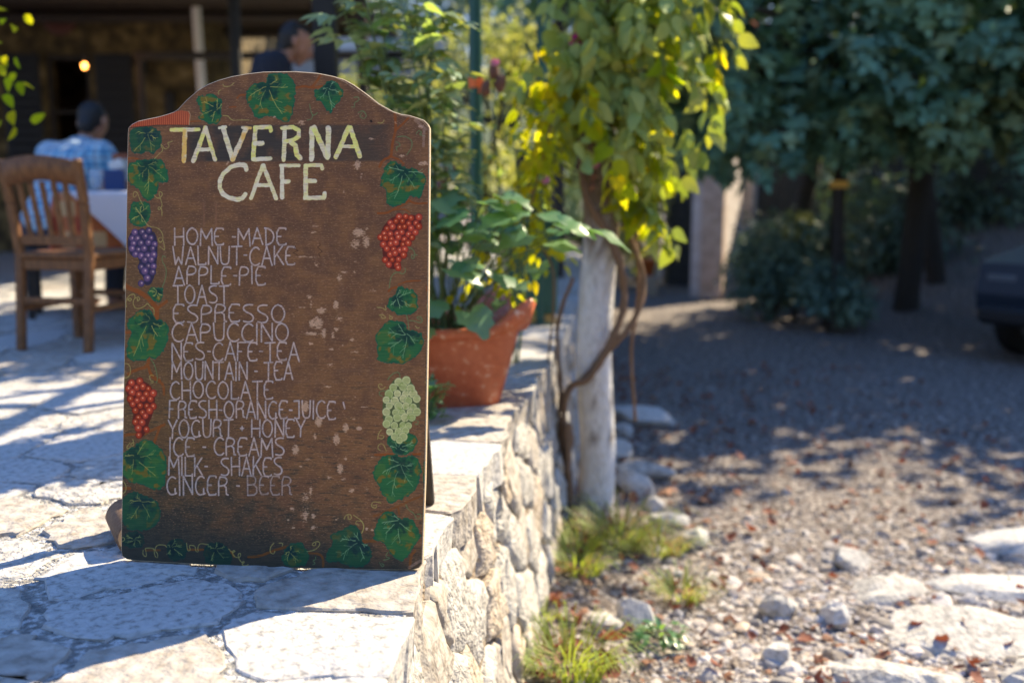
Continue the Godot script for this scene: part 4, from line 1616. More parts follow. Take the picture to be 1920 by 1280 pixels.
func ball_clumps(centre: Vector3, radii: Vector3, n: int, size: float) -> Array:
	var out := []
	for i in n:
		var d := rand_dir()
		out.append([centre + d * radii * rnd(0.45, 0.95), Vector3(size, size * 0.8, size) * rnd(0.7, 1.25)])
	return out

func build_trees():
	var fig := leaf_mesh("fig", 0.2, 0.25, 1)
	var oval := leaf_mesh("ovate", 0.2, 0.3, 2)
	var teal := [lin(0.016, 0.060, 0.026), lin(0.024, 0.078, 0.030), lin(0.012, 0.046, 0.028), lin(0.045, 0.092, 0.022), lin(0.016, 0.062, 0.034), lin(0.11, 0.13, 0.02)]  # the yellow green tone paints in leaves that the sun catches
	# the broad tree over the path: low boughs in view, a high crown that dapples the ground
	var cl := []
	for q in [[1.75, 1.75, -8.8], [1.55, 2.1, -8.9], [2.05, 1.35, -9.0], [1.9, 1.7, -9.4], [1.95, 2.1, -9.2], [2.25, 1.55, -9.6], [2.6, 2.4, -9.4], [3.0, 1.9, -9.0], [2.9, 1.5, -9.8], [3.6, 1.6, -9.3], [3.5, 2.5, -8.8], [4.0, 2.1, -8.9], [4.3, 1.5, -9.4], [4.4, 2.6, -8.6], [2.1, 2.9, -9.6], [3.2, 3.1, -9.0], [4.6, 1.9, -9.6], [2.4, 1.9, -10.5], [3.4, 1.6, -10.4], [1.75, 1.45, -10.2], [4.9, 1.45, -9.0], [3.1, 1.5, -9.4], [3.8, 1.4, -9.2], [5.0, 2.0, -8.6], [4.0, 3.0, -8.4], [2.5, 3.0, -9.0], [1.25, 2.3, -7.9], [0.82, 2.45, -8.2], [0.42, 2.5, -8.3], [1.15, 1.95, -8.3], [1.35, 2.7, -7.8]]:
		cl.append([Vector3(q[0] - 4.2, q[1] + 0.6, q[2] + 10.6), Vector3(0.62, 0.42, 0.6) * rnd(0.85, 1.15)])
	var high := []
	for i in 40:
		var d := rand_dir()
		d.y = absf(d.y)
		var p := Vector3(0.8, 3.9, 0.9) + d * Vector3(3.3, 2.1, 3.0) * rnd(0.4, 1.0)
		if p.x < -1.3:
			continue
		high.append([p, Vector3(0.85, 0.5, 0.85) * rnd(0.8, 1.2)])
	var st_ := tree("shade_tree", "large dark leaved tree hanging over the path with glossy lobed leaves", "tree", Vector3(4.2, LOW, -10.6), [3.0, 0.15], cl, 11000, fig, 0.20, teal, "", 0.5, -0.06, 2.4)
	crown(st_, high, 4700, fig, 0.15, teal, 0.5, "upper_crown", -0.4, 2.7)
	for q in [[-1.35, -0.5, 0.12], [-0.75, 0.35, 0.09], [0.7, -0.7, 0.11]]:
		var more := begin()
		limb(more, Vector3(q[0], -0.1, q[1]), Vector3(q[0] * 0.5 - 0.2, 2.9, q[1]), q[2], q[2] * 0.6, 0.08)
		part("side_trunk", done(more), M.bark, st_)
	# its neighbour, mostly out of sight, added to keep the far path dark
	var cl2 := ball_clumps(Vector3(0, 4.4, 0), Vector3(4.6, 2.2, 3.6), 50, 1.15)
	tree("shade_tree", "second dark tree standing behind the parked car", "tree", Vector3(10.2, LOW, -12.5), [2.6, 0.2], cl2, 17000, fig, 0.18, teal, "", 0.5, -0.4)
	# trees and shrubs further back
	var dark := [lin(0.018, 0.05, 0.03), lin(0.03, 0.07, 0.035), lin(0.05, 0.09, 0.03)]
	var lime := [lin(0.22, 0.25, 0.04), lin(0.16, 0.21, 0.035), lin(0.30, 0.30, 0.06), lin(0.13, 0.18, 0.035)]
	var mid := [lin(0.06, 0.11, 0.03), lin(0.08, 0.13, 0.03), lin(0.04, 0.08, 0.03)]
	var gloom := [lin(0.010, 0.024, 0.016), lin(0.016, 0.034, 0.020), lin(0.022, 0.040, 0.018)]  # leaf tones darkened: the thicket's deep shade is put into the colour
	var rows := [
		["tall_tree", "tall dark tree far behind the pale stone house", "tree", Vector3(6.0, LOW, -22), 3.0, Vector3(0, 5.5, 0), Vector3(4.0, 4.0, 3.0), 22, 1.3, 5200, 0.26, dark],
		["tall_tree", "dark tree rising behind the trunk of the large shade tree", "tree", Vector3(11.0, LOW, -21), 3.0, Vector3(0, 5.0, 0), Vector3(4.0, 4.5, 3.0), 22, 1.3, 5200, 0.26, dark],
		["tall_tree", "dark tree beyond the end of the path", "tree", Vector3(1.6, LOW, -24), 3.0, Vector3(0, 6.0, 0), Vector3(3.2, 4.2, 3.0), 20, 1.3, 4200, 0.26, mid],
		["tall_tree", "dark tree behind the two green metal poles", "tree", Vector3(-1.6, LOW, -20), 3.0, Vector3(0, 5.6, 0), Vector3(2.6, 3.2, 2.4), 18, 1.2, 3600, 0.24, dark],
		["tall_tree", "tree behind the white building past the porch", "tree", Vector3(-6.5, LOW, -26), 3.0, Vector3(0, 5.5, 0), Vector3(4.5, 4.0, 3.0), 20, 1.5, 3600, 0.3, mid],
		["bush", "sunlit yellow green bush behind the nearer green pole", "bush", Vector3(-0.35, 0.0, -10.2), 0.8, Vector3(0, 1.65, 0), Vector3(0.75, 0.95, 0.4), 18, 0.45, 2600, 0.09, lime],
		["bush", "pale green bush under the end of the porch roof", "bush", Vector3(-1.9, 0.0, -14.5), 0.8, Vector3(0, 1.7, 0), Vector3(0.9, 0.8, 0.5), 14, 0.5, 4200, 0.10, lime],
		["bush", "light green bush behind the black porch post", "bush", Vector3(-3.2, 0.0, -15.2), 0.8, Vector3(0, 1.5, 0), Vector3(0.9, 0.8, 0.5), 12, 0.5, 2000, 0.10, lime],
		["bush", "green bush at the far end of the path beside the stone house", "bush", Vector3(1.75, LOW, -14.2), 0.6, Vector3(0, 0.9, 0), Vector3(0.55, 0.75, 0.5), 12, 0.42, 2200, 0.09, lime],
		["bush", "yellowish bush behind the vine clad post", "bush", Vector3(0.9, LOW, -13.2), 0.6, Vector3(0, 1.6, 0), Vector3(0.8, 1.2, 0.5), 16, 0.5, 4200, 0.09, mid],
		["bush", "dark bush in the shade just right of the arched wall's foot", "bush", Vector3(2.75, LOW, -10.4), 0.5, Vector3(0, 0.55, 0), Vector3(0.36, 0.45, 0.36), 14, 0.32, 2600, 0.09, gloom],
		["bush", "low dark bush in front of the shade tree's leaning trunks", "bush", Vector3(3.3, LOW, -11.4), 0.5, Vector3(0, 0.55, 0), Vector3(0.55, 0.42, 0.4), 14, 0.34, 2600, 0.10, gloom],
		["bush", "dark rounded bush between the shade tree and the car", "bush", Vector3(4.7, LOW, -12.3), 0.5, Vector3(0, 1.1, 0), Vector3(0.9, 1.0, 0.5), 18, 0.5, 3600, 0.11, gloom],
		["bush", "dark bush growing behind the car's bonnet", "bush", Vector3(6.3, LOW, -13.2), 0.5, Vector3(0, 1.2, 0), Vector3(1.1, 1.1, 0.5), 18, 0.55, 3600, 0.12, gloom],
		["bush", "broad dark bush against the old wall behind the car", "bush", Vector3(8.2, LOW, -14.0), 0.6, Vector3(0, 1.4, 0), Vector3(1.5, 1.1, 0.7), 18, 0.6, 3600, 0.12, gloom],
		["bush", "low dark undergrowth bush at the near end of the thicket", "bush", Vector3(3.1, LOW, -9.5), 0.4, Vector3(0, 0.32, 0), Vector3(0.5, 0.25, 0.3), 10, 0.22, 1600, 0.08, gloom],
		["tall_tree", "tree whose leaves fill the gap between the vine and the green poles", "tree", Vector3(-0.2, LOW, -16.5), 2.4, Vector3(0, 4.6, 0), Vector3(1.9, 2.2, 1.4), 18, 0.9, 5200, 0.2, dark],
		["tall_tree", "mid green tree behind the arched wall", "tree", Vector3(3.4, LOW, -18.0), 2.4, Vector3(0, 4.4, 0), Vector3(2.4, 2.4, 1.6), 18, 1.0, 5200, 0.2, mid],
		["bush", "bright green sprig bush beside the shade tree's trunk", "bush", Vector3(2.92, LOW, -10.2), 0.5, Vector3(0, 0.98, 0), Vector3(0.16, 0.08, 0.1), 4, 0.13, 220, 0.08, lime],
	]
	for q in rows:
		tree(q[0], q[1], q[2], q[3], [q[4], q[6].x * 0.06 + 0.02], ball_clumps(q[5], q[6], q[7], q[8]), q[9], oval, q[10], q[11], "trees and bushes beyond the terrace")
	# the grove added behind the viewer to keep low sky off the porch and thicket
	var back := []
	for i in 60:
		back.append([Vector3(rnd(-15, 15), rnd(0.6, 5.5), rnd(8.0, 13.0)), Vector3(2.2, 1.3, 1.6) * rnd(0.8, 1.2)])
	var added_grove := Node3D.new()
	added_grove.name = "treeline"
	added_grove.set_meta("kind", "stuff")
	add_child(added_grove)
	crown(added_grove, back, 9000, fig, 0.45, mid, 0.5, "crown", -0.35)
	# leaves that reach into the upper corner beside the tables
	var t := thing("climbing_plant", "leafy climber at the edge of the terrace beside the dark porch", "climbing plant", Vector3(-2.24, 0, -4.1))
	var st := begin()
	tube(st, smooth_curve([Vector3(0, 0, 0), Vector3(-0.05, 0.6, 0.02), Vector3(0.02, 1.2, 0), Vector3(0.12, 1.7, 0)]), [0.018, 0.016, 0.01], 7, 0.2)
	part("stem", done(st), M.vine_wood, t)
	var lm := leaf_mesh("creeper", 0.2, 0.3, 6)
	for i in 130:
		var y := rnd(1.0, 1.75)
		var p := Vector3(0.08 + rnd(-0.2, 0.16), y, rnd(-0.2, 0.2))
		var l := part("leaf", lm, M.vine_leaf[i % 2], t)
		l.transform = Transform3D(leaf_basis(rand_dir() + Vector3(0.2, -0.7, 0.2), Vector3.UP + rand_dir() * 0.6, rnd(0.04, 0.07)), p)

func build_background():
	# white flat-roofed building past the porch
	var w := thing("white_building", "low white building with a flat roof edge seen past the porch", "building", Vector3(-3.5, 0, -18.5))
	slab("wall", Vector3(4.6, 3.05, 3.0), Vector3(0, 1.525, -1.5), plain(lin(0.42, 0.42, 0.40), 0.9), w)
	slab("roof_edge", Vector3(4.9, 0.22, 3.4), Vector3(0, 3.29, -1.5), M.white_paint, w)
	slab("dark_gap", Vector3(4.4, 0.125, 3.0), Vector3(0, 3.115, -1.5), M.black, w)
	slab("door", Vector3(0.8, 2.0, 0.06), Vector3(0.6, 1.0, 0.02), M.dark_wood, w)
	# thick stone wall with an arch beside the path, its long side nearly end-on
	var h := thing("arched_wall", "pale pinkish stone wall with a narrow arched opening beside the path's far end", "wall", Vector3(2.6 * K, LOW, -12.3 * K), deg_to_rad(64.0))
	h.scale = Vector3.ONE * K
	var warm := surf([[0.0, lin(0.44, 0.31, 0.24)], [0.5, lin(0.62, 0.46, 0.37)], [1.0, lin(0.74, 0.60, 0.52)]], 0.02, 0.5, 0.9, 83, 1.0, 0.03)
	var pale := surf([[0.0, lin(0.54, 0.46, 0.42)], [0.5, lin(0.70, 0.62, 0.58)], [1.0, lin(0.80, 0.74, 0.71)]], 0.02, 0.5, 0.9, 84, 1.0, 0.03)
	# local +z is the side that faces the path; x runs away from the camera
	slab("end_pier", Vector3(0.12, 3.4, 0.28), Vector3(-0.062, 1.7, -0.11), warm, h)
	slab("wall", Vector3(0.9, 3.4, 0.4), Vector3(0.45, 1.7, -0.2), pale, h)
	slab("wall", Vector3(2.4, 3.4, 0.4), Vector3(2.8, 1.7, -0.2), pale, h)
	slab("wall", Vector3(0.7, 0.85, 0.4), Vector3(1.25, 0.425, -0.2), pale, h)
	slab("shutter", Vector3(0.74, 1.9, 0.04), Vector3(1.25, 1.6, -0.43), M.wood, h)
	# arch head built up of wedge stones
	var st := begin()
	st.set_smooth_group(-1)
	for k in 10:
		var a := PI * k / 10
		var b := PI * (k + 1) / 10
		var p := Vector2(1.25 - cos(a) * 0.35, 1.85 + sin(a) * 0.35)
		var q := Vector2(1.25 - cos(b) * 0.35, 1.85 + sin(b) * 0.35)
		for f in [-0.001, -0.399]:
			ot(st, Vector3(1.25, 2.2, -0.2), Vector3(p.x, p.y, f), Vector3(q.x, q.y, f), Vector3(q.x, 3.4, f))
			ot(st, Vector3(1.25, 2.2, -0.2), Vector3(p.x, p.y, f), Vector3(q.x, 3.4, f), Vector3(p.x, 3.4, f))
		quad(st, Vector3(p.x, p.y, -0.399), Vector3(q.x, q.y, -0.399), Vector3(q.x, q.y, -0.001), Vector3(p.x, p.y, -0.001))
	part("arch_head", done(st), pale, h)
	slab("coping", Vector3(4.3, 0.1, 0.5), Vector3(1.9, 3.452, -0.2), M.terracotta, h)
	# old dark wall at the back of the shade
	var ow := thing("old_wall", "old stone wall in deep shade behind the trees and the car", "wall", Vector3(7.0, LOW, -16.2))
	slab("masonry", Vector3(9.0, 2.4, 0.5), Vector3(0, 1.2, 0), surf([[0.0, lin(0.03, 0.03, 0.03)], [1.0, lin(0.12, 0.115, 0.10)]], 0.03, 0.8, 0.95, 87, 2.0, 0.04), ow)
	slab("coping", Vector3(9.1, 0.12, 0.6), Vector3(0, 2.462, 0), M.bark, ow)
	# yellow trail mark on the tree, a clay pot far off
	var sg := thing("yellow_sign", "small blank yellow board fixed before the shade tree's trunk", "sign", Vector3(3.02 * K, 0.80, -9.3 * K))
	slab("board", Vector3(0.20, 0.075, 0.012), Vector3.ZERO, plain(lin(0.62, 0.28, 0.01), 0.5), sg, 0.003)
	slab("stake", Vector3(0.03, 1.62, 0.02), Vector3(0, -0.80, -0.018), M.dark_wood, sg)
	var cp := thing("clay_pot", "small orange clay pot among bushes at the far end of the path", "pot", Vector3(1.72 * K, LOW, -12.6 * K))
	var st2 := begin()
	lathe(st2, [Vector2(0, 0), Vector2(0.08, 0), Vector2(0.12, 0.2), Vector2(0.135, 0.2), Vector2(0.135, 0.25), Vector2(0.11, 0.25), Vector2(0.10, 0.2), Vector2(0, 0.2)], 16)
	part("bowl", done(st2), plain(lin(0.50, 0.14, 0.03), 0.7), cp)
	slab("plinth", Vector3(0.25, 0.3, 0.25), Vector3(0, 0.15, 0), M.limestone_c, cp)
	cp.get_node("bowl").position.y = 0.302

# ---------------------------------------------------------------- planter, post, vine, metalwork
func build_planter():
	# square clay-coloured planter whose rim sweeps up at the corners
	var at := Vector3(-0.235, 0.0, -3.62)
	var p := thing("planter", "terracotta coloured square planter with rim swept up at its corners, behind the menu board", "planter", at, deg_to_rad(12.0))
	var n := 64
	var shape := func(an: float, half: float) -> Vector2:
		var c := Vector2(cos(an), sin(an))
		var k := pow(pow(absf(c.x), 5.0) + pow(absf(c.y), 5.0), -1.0 / 5.0)
		return c * k * half
	var lift := func(an: float) -> float:
		# 0 in the middle of a side, 1 at a corner
		return pow(absf(sin(an * 2.0)), 8.0)
	var rows := [[0.170, 0.0, 0.0], [0.176, 0.006, 0.0], [0.232, 0.245, 0.25], [0.236, 0.255, 0.30], [0.262, 0.258, 0.55], [0.266, 0.288, 1.0], [0.256, 0.296, 1.0], [0.244, 0.290, 1.0], [0.226, 0.25, 0.3], [0.215, 0.20, 0.0]]
	var st := begin()
	st.set_smooth_group(0)
	var f := func(r: Array, k: int) -> Vector3:
		var an := TAU * k / n
		var l: float = lift.call(an)
		var q: Vector2 = shape.call(an, float(r[0]) + 0.035 * l * float(r[2]))
		return Vector3(q.x, float(r[1]) + 0.10 * l * float(r[2]), -q.y)
	for j in rows.size() - 1:
		for k in n:
			quad(st, f.call(rows[j], k), f.call(rows[j], k + 1), f.call(rows[j + 1], k + 1), f.call(rows[j + 1], k))
	part("bowl", done(st), M.terracotta, p)
	var so := begin()
	so.set_smooth_group(0)
	for k in n:
		var a: Vector3 = f.call([0.224, 0.225, 0.0], k)
		var b: Vector3 = f.call([0.224, 0.225, 0.0], k + 1)
		tri(so, a, b, Vector3(0, 0.24, 0))
	part("soil", done(so), M.soil, p)
	# little cover plants in the soil
	var tiny := leaf_mesh("ovate", 0.3, 0.4, 12)
	var g := thing("ground_cover_plant", "small pale creeping plant covering the planter's soil", "plant", at + Vector3(0, 0.235, 0))
	var st2 := begin()
	for i in 10:
		var a := Vector3(rnd(-0.15, 0.17), 0, rnd(-0.15, 0.17))
		tube(st2, [a, a + Vector3(rnd(-0.03, 0.03), 0.03, rnd(-0.03, 0.03)), a + Vector3(rnd(-0.06, 0.06), 0.05, rnd(-0.06, 0.06))], [0.002], 5)
	part("stem", done(st2), M.stem, g).set_meta("kind", "stuff")
	for i in 110:
		var l := part("leaf", tiny, M.broad_leaf[i % 3], g)
		var d := rand_dir()
		l.transform = Transform3D(leaf_basis(Vector3(d.x, 0.3, d.z), Vector3.UP + d * 0.3, rnd(0.018, 0.032)), Vector3(rnd(-0.18, 0.19), rnd(0.01, 0.055), rnd(-0.18, 0.19)))
	# tall leafy plant
	var tall := thing("tall_plant", "tall bushy grey green plant growing from the planter behind the menu board's shoulder", "plant", at + Vector3(0, 0.22, 0))
	var lm := [leaf_mesh("ovate", 0.22, 0.35, 20), leaf_mesh("ovate", 0.3, 0.5, 21), leaf_mesh("creeper", 0.2, 0.3, 22)]
	var n_leaf := 0
	var rest := []
	var rest_c := []
	var tops := [Vector3(-0.36, 1.62, 0.10), Vector3(-0.24, 1.50, 0.0), Vector3(-0.16, 1.25, 0.08), Vector3(-0.05, 1.15, -0.06), Vector3(-0.30, 1.20, -0.05), Vector3(-0.10, 1.62, -0.10), Vector3(0.02, 0.95, 0.10), Vector3(-0.42, 1.36, 0.05), Vector3(-0.02, 1.40, 0.05)]
	for tp in tops:
		var root := Vector3(rnd(-0.1, 0.06), 0, rnd(-0.08, 0.08))
		var curve := smooth_curve([root, root.lerp(tp, 0.35) + Vector3(rnd(-0.05, 0.05), 0.08, 0), root.lerp(tp, 0.7) + Vector3(rnd(-0.03, 0.03), 0.03, rnd(-0.03, 0.03)), tp], 6)
		var st3 := begin()
		tube(st3, curve, [0.0075, 0.007, 0.007, 0.0065, 0.006, 0.006, 0.0055, 0.005, 0.005, 0.0045, 0.004, 0.004, 0.0035, 0.003, 0.003, 0.0025, 0.002, 0.002, 0.0015], 6)
		part("stem", done(st3), M.stem, tall)
		for k in range(4, curve.size()):
			for rep in 2:
				# a leaf stalk with three to five leaflets
				var d := rand_dir()
				d = Vector3(d.x, absf(d.y) * 0.5 + 0.1, d.z).normalized()
				var l := rnd(0.05, 0.13)
				var from: Vector3 = curve[k]
				for q in rng.randi_range(3, 5):
					var t := 0.45 + 0.55 * q / 4.0
					var side := d.cross(Vector3.UP) * (0.7 if q % 2 else -0.7)
					var pos := from + d * l * t + Vector3(0, -0.02 * t, 0)
					var out := d + side + Vector3(0, -0.35, 0) + rand_dir() * 0.25
					var xf := Transform3D(leaf_basis(out, Vector3.UP + rand_dir() * 0.5, rnd(0.045, 0.09)), pos)
					if n_leaf < 300 and rng.randf() < 0.45:
						var lf := part("leaf", lm[n_leaf % 3], M.tall_leaf[rng.randi() % 3], tall)
						lf.transform = xf
						n_leaf += 1
					else:
						rest.append(xf)
						rest_c.append([lin(0.060, 0.125, 0.045), lin(0.085, 0.155, 0.05), lin(0.12, 0.15, 0.03)][rng.randi() % 3])
	many("foliage", lm[0], M.foliage_glow, rest, rest_c, tall)
	# mallow with broad lobed leaves
	var mal := thing("broad_leaf_plant", "plant with broad lobed shiny leaves spreading over the planter's rim", "plant", at + Vector3(0, 0.22, 0))
	var bm := [leaf_mesh("mallow", 0.10, 0.18, 30), leaf_mesh("mallow", 0.22, 0.3, 31), leaf_mesh("mallow", -0.05, 0.22, 32)]
	var spots := []
	for q in [[-0.08, 0.37, 0.10, 0.16], [0.0, 0.345, 0.16, 0.16], [0.09, 0.35, 0.12, 0.15], [0.17, 0.36, 0.02, 0.13], [0.22, 0.33, 0.08, 0.15], [0.30, 0.30, 0.06, 0.15], [-0.14, 0.26, 0.18, 0.15], [-0.04, 0.22, 0.24, 0.16], [0.05, 0.24, 0.20, 0.14], [-0.10, 0.12, 0.25, 0.15], [0.02, 0.08, 0.26, 0.15], [-0.16, 0.02, 0.24, 0.12], [0.12, 0.20, 0.18, 0.13], [-0.18, 0.42, 0.05, 0.14], [-0.02, 0.44, -0.02, 0.13], [0.12, 0.42, -0.05, 0.13], [0.26, 0.22, -0.02, 0.10], [0.19, 0.16, 0.06, 0.08], [0.34, 0.34, -0.05, 0.11], [-0.20, 0.18, 0.12, 0.14], [0.08, 0.30, 0.0, 0.13], [-0.08, 0.30, 0.02, 0.13], [0.13, 0.10, 0.12, 0.07], [-0.02, 0.47, 0.10, 0.15], [0.06, 0.44, 0.16, 0.16], [0.13, 0.46, 0.10, 0.15], [0.20, 0.42, 0.14, 0.16], [0.26, 0.40, 0.08, 0.15], [0.32, 0.37, 0.12, 0.14], [-0.10, 0.45, 0.14, 0.15], [0.02, 0.40, 0.20, 0.15], [0.15, 0.39, 0.20, 0.14], [0.38, 0.36, 0.04, 0.13], [0.46, 0.335, 0.0, 0.19]]:
		spots.append(q)
	var st4 := begin()
	var kk := 0
	for q in spots:
		var tip := Vector3(q[0] + 0.07, q[1] + 0.06, q[2] + 0.04)
		var root := Vector3(rnd(-0.05, 0.05), -0.01, rnd(-0.05, 0.05))
		tube(st4, smooth_curve([root, root.lerp(tip, 0.5) + Vector3(0, 0.09, 0), tip], 4), [0.0035, 0.003, 0.0025], 5)
		var l := part("leaf", bm[kk % 3], M.broad_leaf[kk % 3], mal)
		var out := Vector3(q[0] * 0.6 + rnd(-0.3, 0.5), rnd(-0.35, 0.05), 0.6 + rnd(-0.4, 0.4))
		var face := Vector3(rnd(-0.2, 0.35), 1.0, rnd(-0.35, 0.5))
		if kk < 9 or kk == 13 or kk == 14 or kk > 22:
			out = Vector3((1.0 if rng.randf() < 0.6 else -1.0) * rnd(0.7, 1.0), rnd(-0.3, -0.05), rnd(0.1, 0.6))
			face = Vector3(rnd(0.1, 0.4), 1.0, rnd(0.12, 0.36))
		if kk == spots.size() - 1:
			out = Vector3(1.0, -0.35, 0.25)
			face = Vector3(0.35, 1, 0.1)
		l.transform = Transform3D(leaf_basis(out, face, q[3] * 0.8), tip)
		kk += 1
	part("stalks", done(st4), M.stem, mal).set_meta("kind", "stuff")
	# yellowing side sprigs
	var lm2 := leaf_mesh("ovate", 0.2, 0.5, 33)
	for i in 26:
		var l := part("leaf", lm2, M.vine_leaf[2 if i % 3 else 0], mal)
		l.transform = Transform3D(leaf_basis(Vector3(rnd(-0.5, 0.5), -0.8, 0.3), Vector3(0.3, 0.4, 1), rnd(0.03, 0.055)), Vector3(rnd(0.02, 0.36), rnd(0.10, 0.38), rnd(-0.05, 0.16)))
	# leggy plant with dried flower heads, behind the planter
	var leg := thing("flowering_plant", "leggy plant with dried brown flower heads between the planter and the vine", "plant", Vector3(-0.02, 0.0, -4.35))
	var lm3 := leaf_mesh("ovate", 0.15, 0.3, 34)
	for q in [Vector3(-0.06, 1.24, 0.1), Vector3(0.03, 1.0, 0.0), Vector3(-0.22, 0.95, 0.1), Vector3(0.16, 0.80, 0.1), Vector3(-0.12, 0.78, 0.15), Vector3(0.05, 0.72, 0.12), Vector3(0.22, 0.95, -0.05), Vector3(-0.3, 0.75, 0.05)]:
		var curve := smooth_curve([Vector3(q.x * 0.2, 0, 0), q * 0.5 + Vector3(rnd(-0.04, 0.04), 0, 0), q], 5)
		var st5 := begin()
		tube(st5, curve, [0.006, 0.006, 0.006, 0.005, 0.005, 0.005, 0.004, 0.004, 0.003, 0.003], 6)
		part("stem", done(st5), M.stem, leg)
		for i in 30:
			var l := part("leaf", lm3, [M.tall_leaf[2], M.vine_leaf[0], M.tall_leaf[1]][i % 3], leg)
			var d := rand_dir()
			l.transform = Transform3D(leaf_basis(Vector3(d.x, d.y * 0.5 - 0.3, d.z), Vector3.UP + rand_dir() * 0.6, rnd(0.035, 0.065)), Vector3(curve[rng.randi_range(3, curve.size() - 1)]) + d * rnd(0.01, 0.07))
	for q in [Vector3(-0.06, 1.25, 0.1), Vector3(-0.03, 1.20, 0.1), Vector3(-0.09, 1.18, 0.12), Vector3(-0.28, 0.78, 0.08), Vector3(-0.24, 0.84, 0.12)]:
		var fl := part("flower_head", rock(Vector3(0.055, 0.075, 0.055), int(q.y * 100), 2), M.dry_flower, leg)
		fl.position = q
	for q in [[0.16, 0.80, 0.12, 0], [-0.05, 1.28, 0.11, 0], [0.05, 0.70, 0.15, 0]]:
		flower(leg, Vector3(q[0], q[1], q[2]), 0.022, M.petal_pale)
	# small plant at the planter's foot
	var sp := thing("foot_plant", "small dark green leafy plant between the menu board's edge and the planter", "plant", Vector3(-0.285, 0.0, -3.22))
	var lm4 := leaf_mesh("fig", 0.25, 0.4, 35)
	for i in 46:
		var d := rand_dir()
		var l := part("leaf", lm4, M.broad_leaf[i % 2], sp)
		l.transform = Transform3D(leaf_basis(Vector3(d.x, 0.25 + absf(d.y) * 0.5, d.z), Vector3.UP + d, rnd(0.035, 0.06)), Vector3(d.x * 0.05, rnd(0.005, 0.13), d.z * 0.05))
	var st6 := begin()
	for i in 6:
		tube(st6, [Vector3.ZERO, Vector3(rnd(-0.03, 0.03), 0.07, rnd(-0.03, 0.03)), Vector3(rnd(-0.06, 0.06), 0.13, rnd(-0.06, 0.06))], [0.003], 5)
	part("stem", done(st6), M.stem, sp).set_meta("kind", "stuff")

func flower(parent: Node3D, at: Vector3, r: float, mat: Material):
	var st := begin()
	st.set_smooth_group(-1)
	for k in 7:
		var a := TAU * k / 7
		var d := Vector3(cos(a), 0.35, sin(a))
		var e := Vector3(cos(a + 0.45), 0.25, sin(a + 0.45))
		var f := Vector3(cos(a - 0.45), 0.25, sin(a - 0.45))
		tri(st, Vector3.ZERO, f * r * 0.8, d * r)
		tri(st, Vector3.ZERO, d * r, e * r * 0.8)
	var p := part("flower", done(st), mat, parent)
	p.transform = Transform3D(Basis(Vector3.RIGHT, 0.9), at)

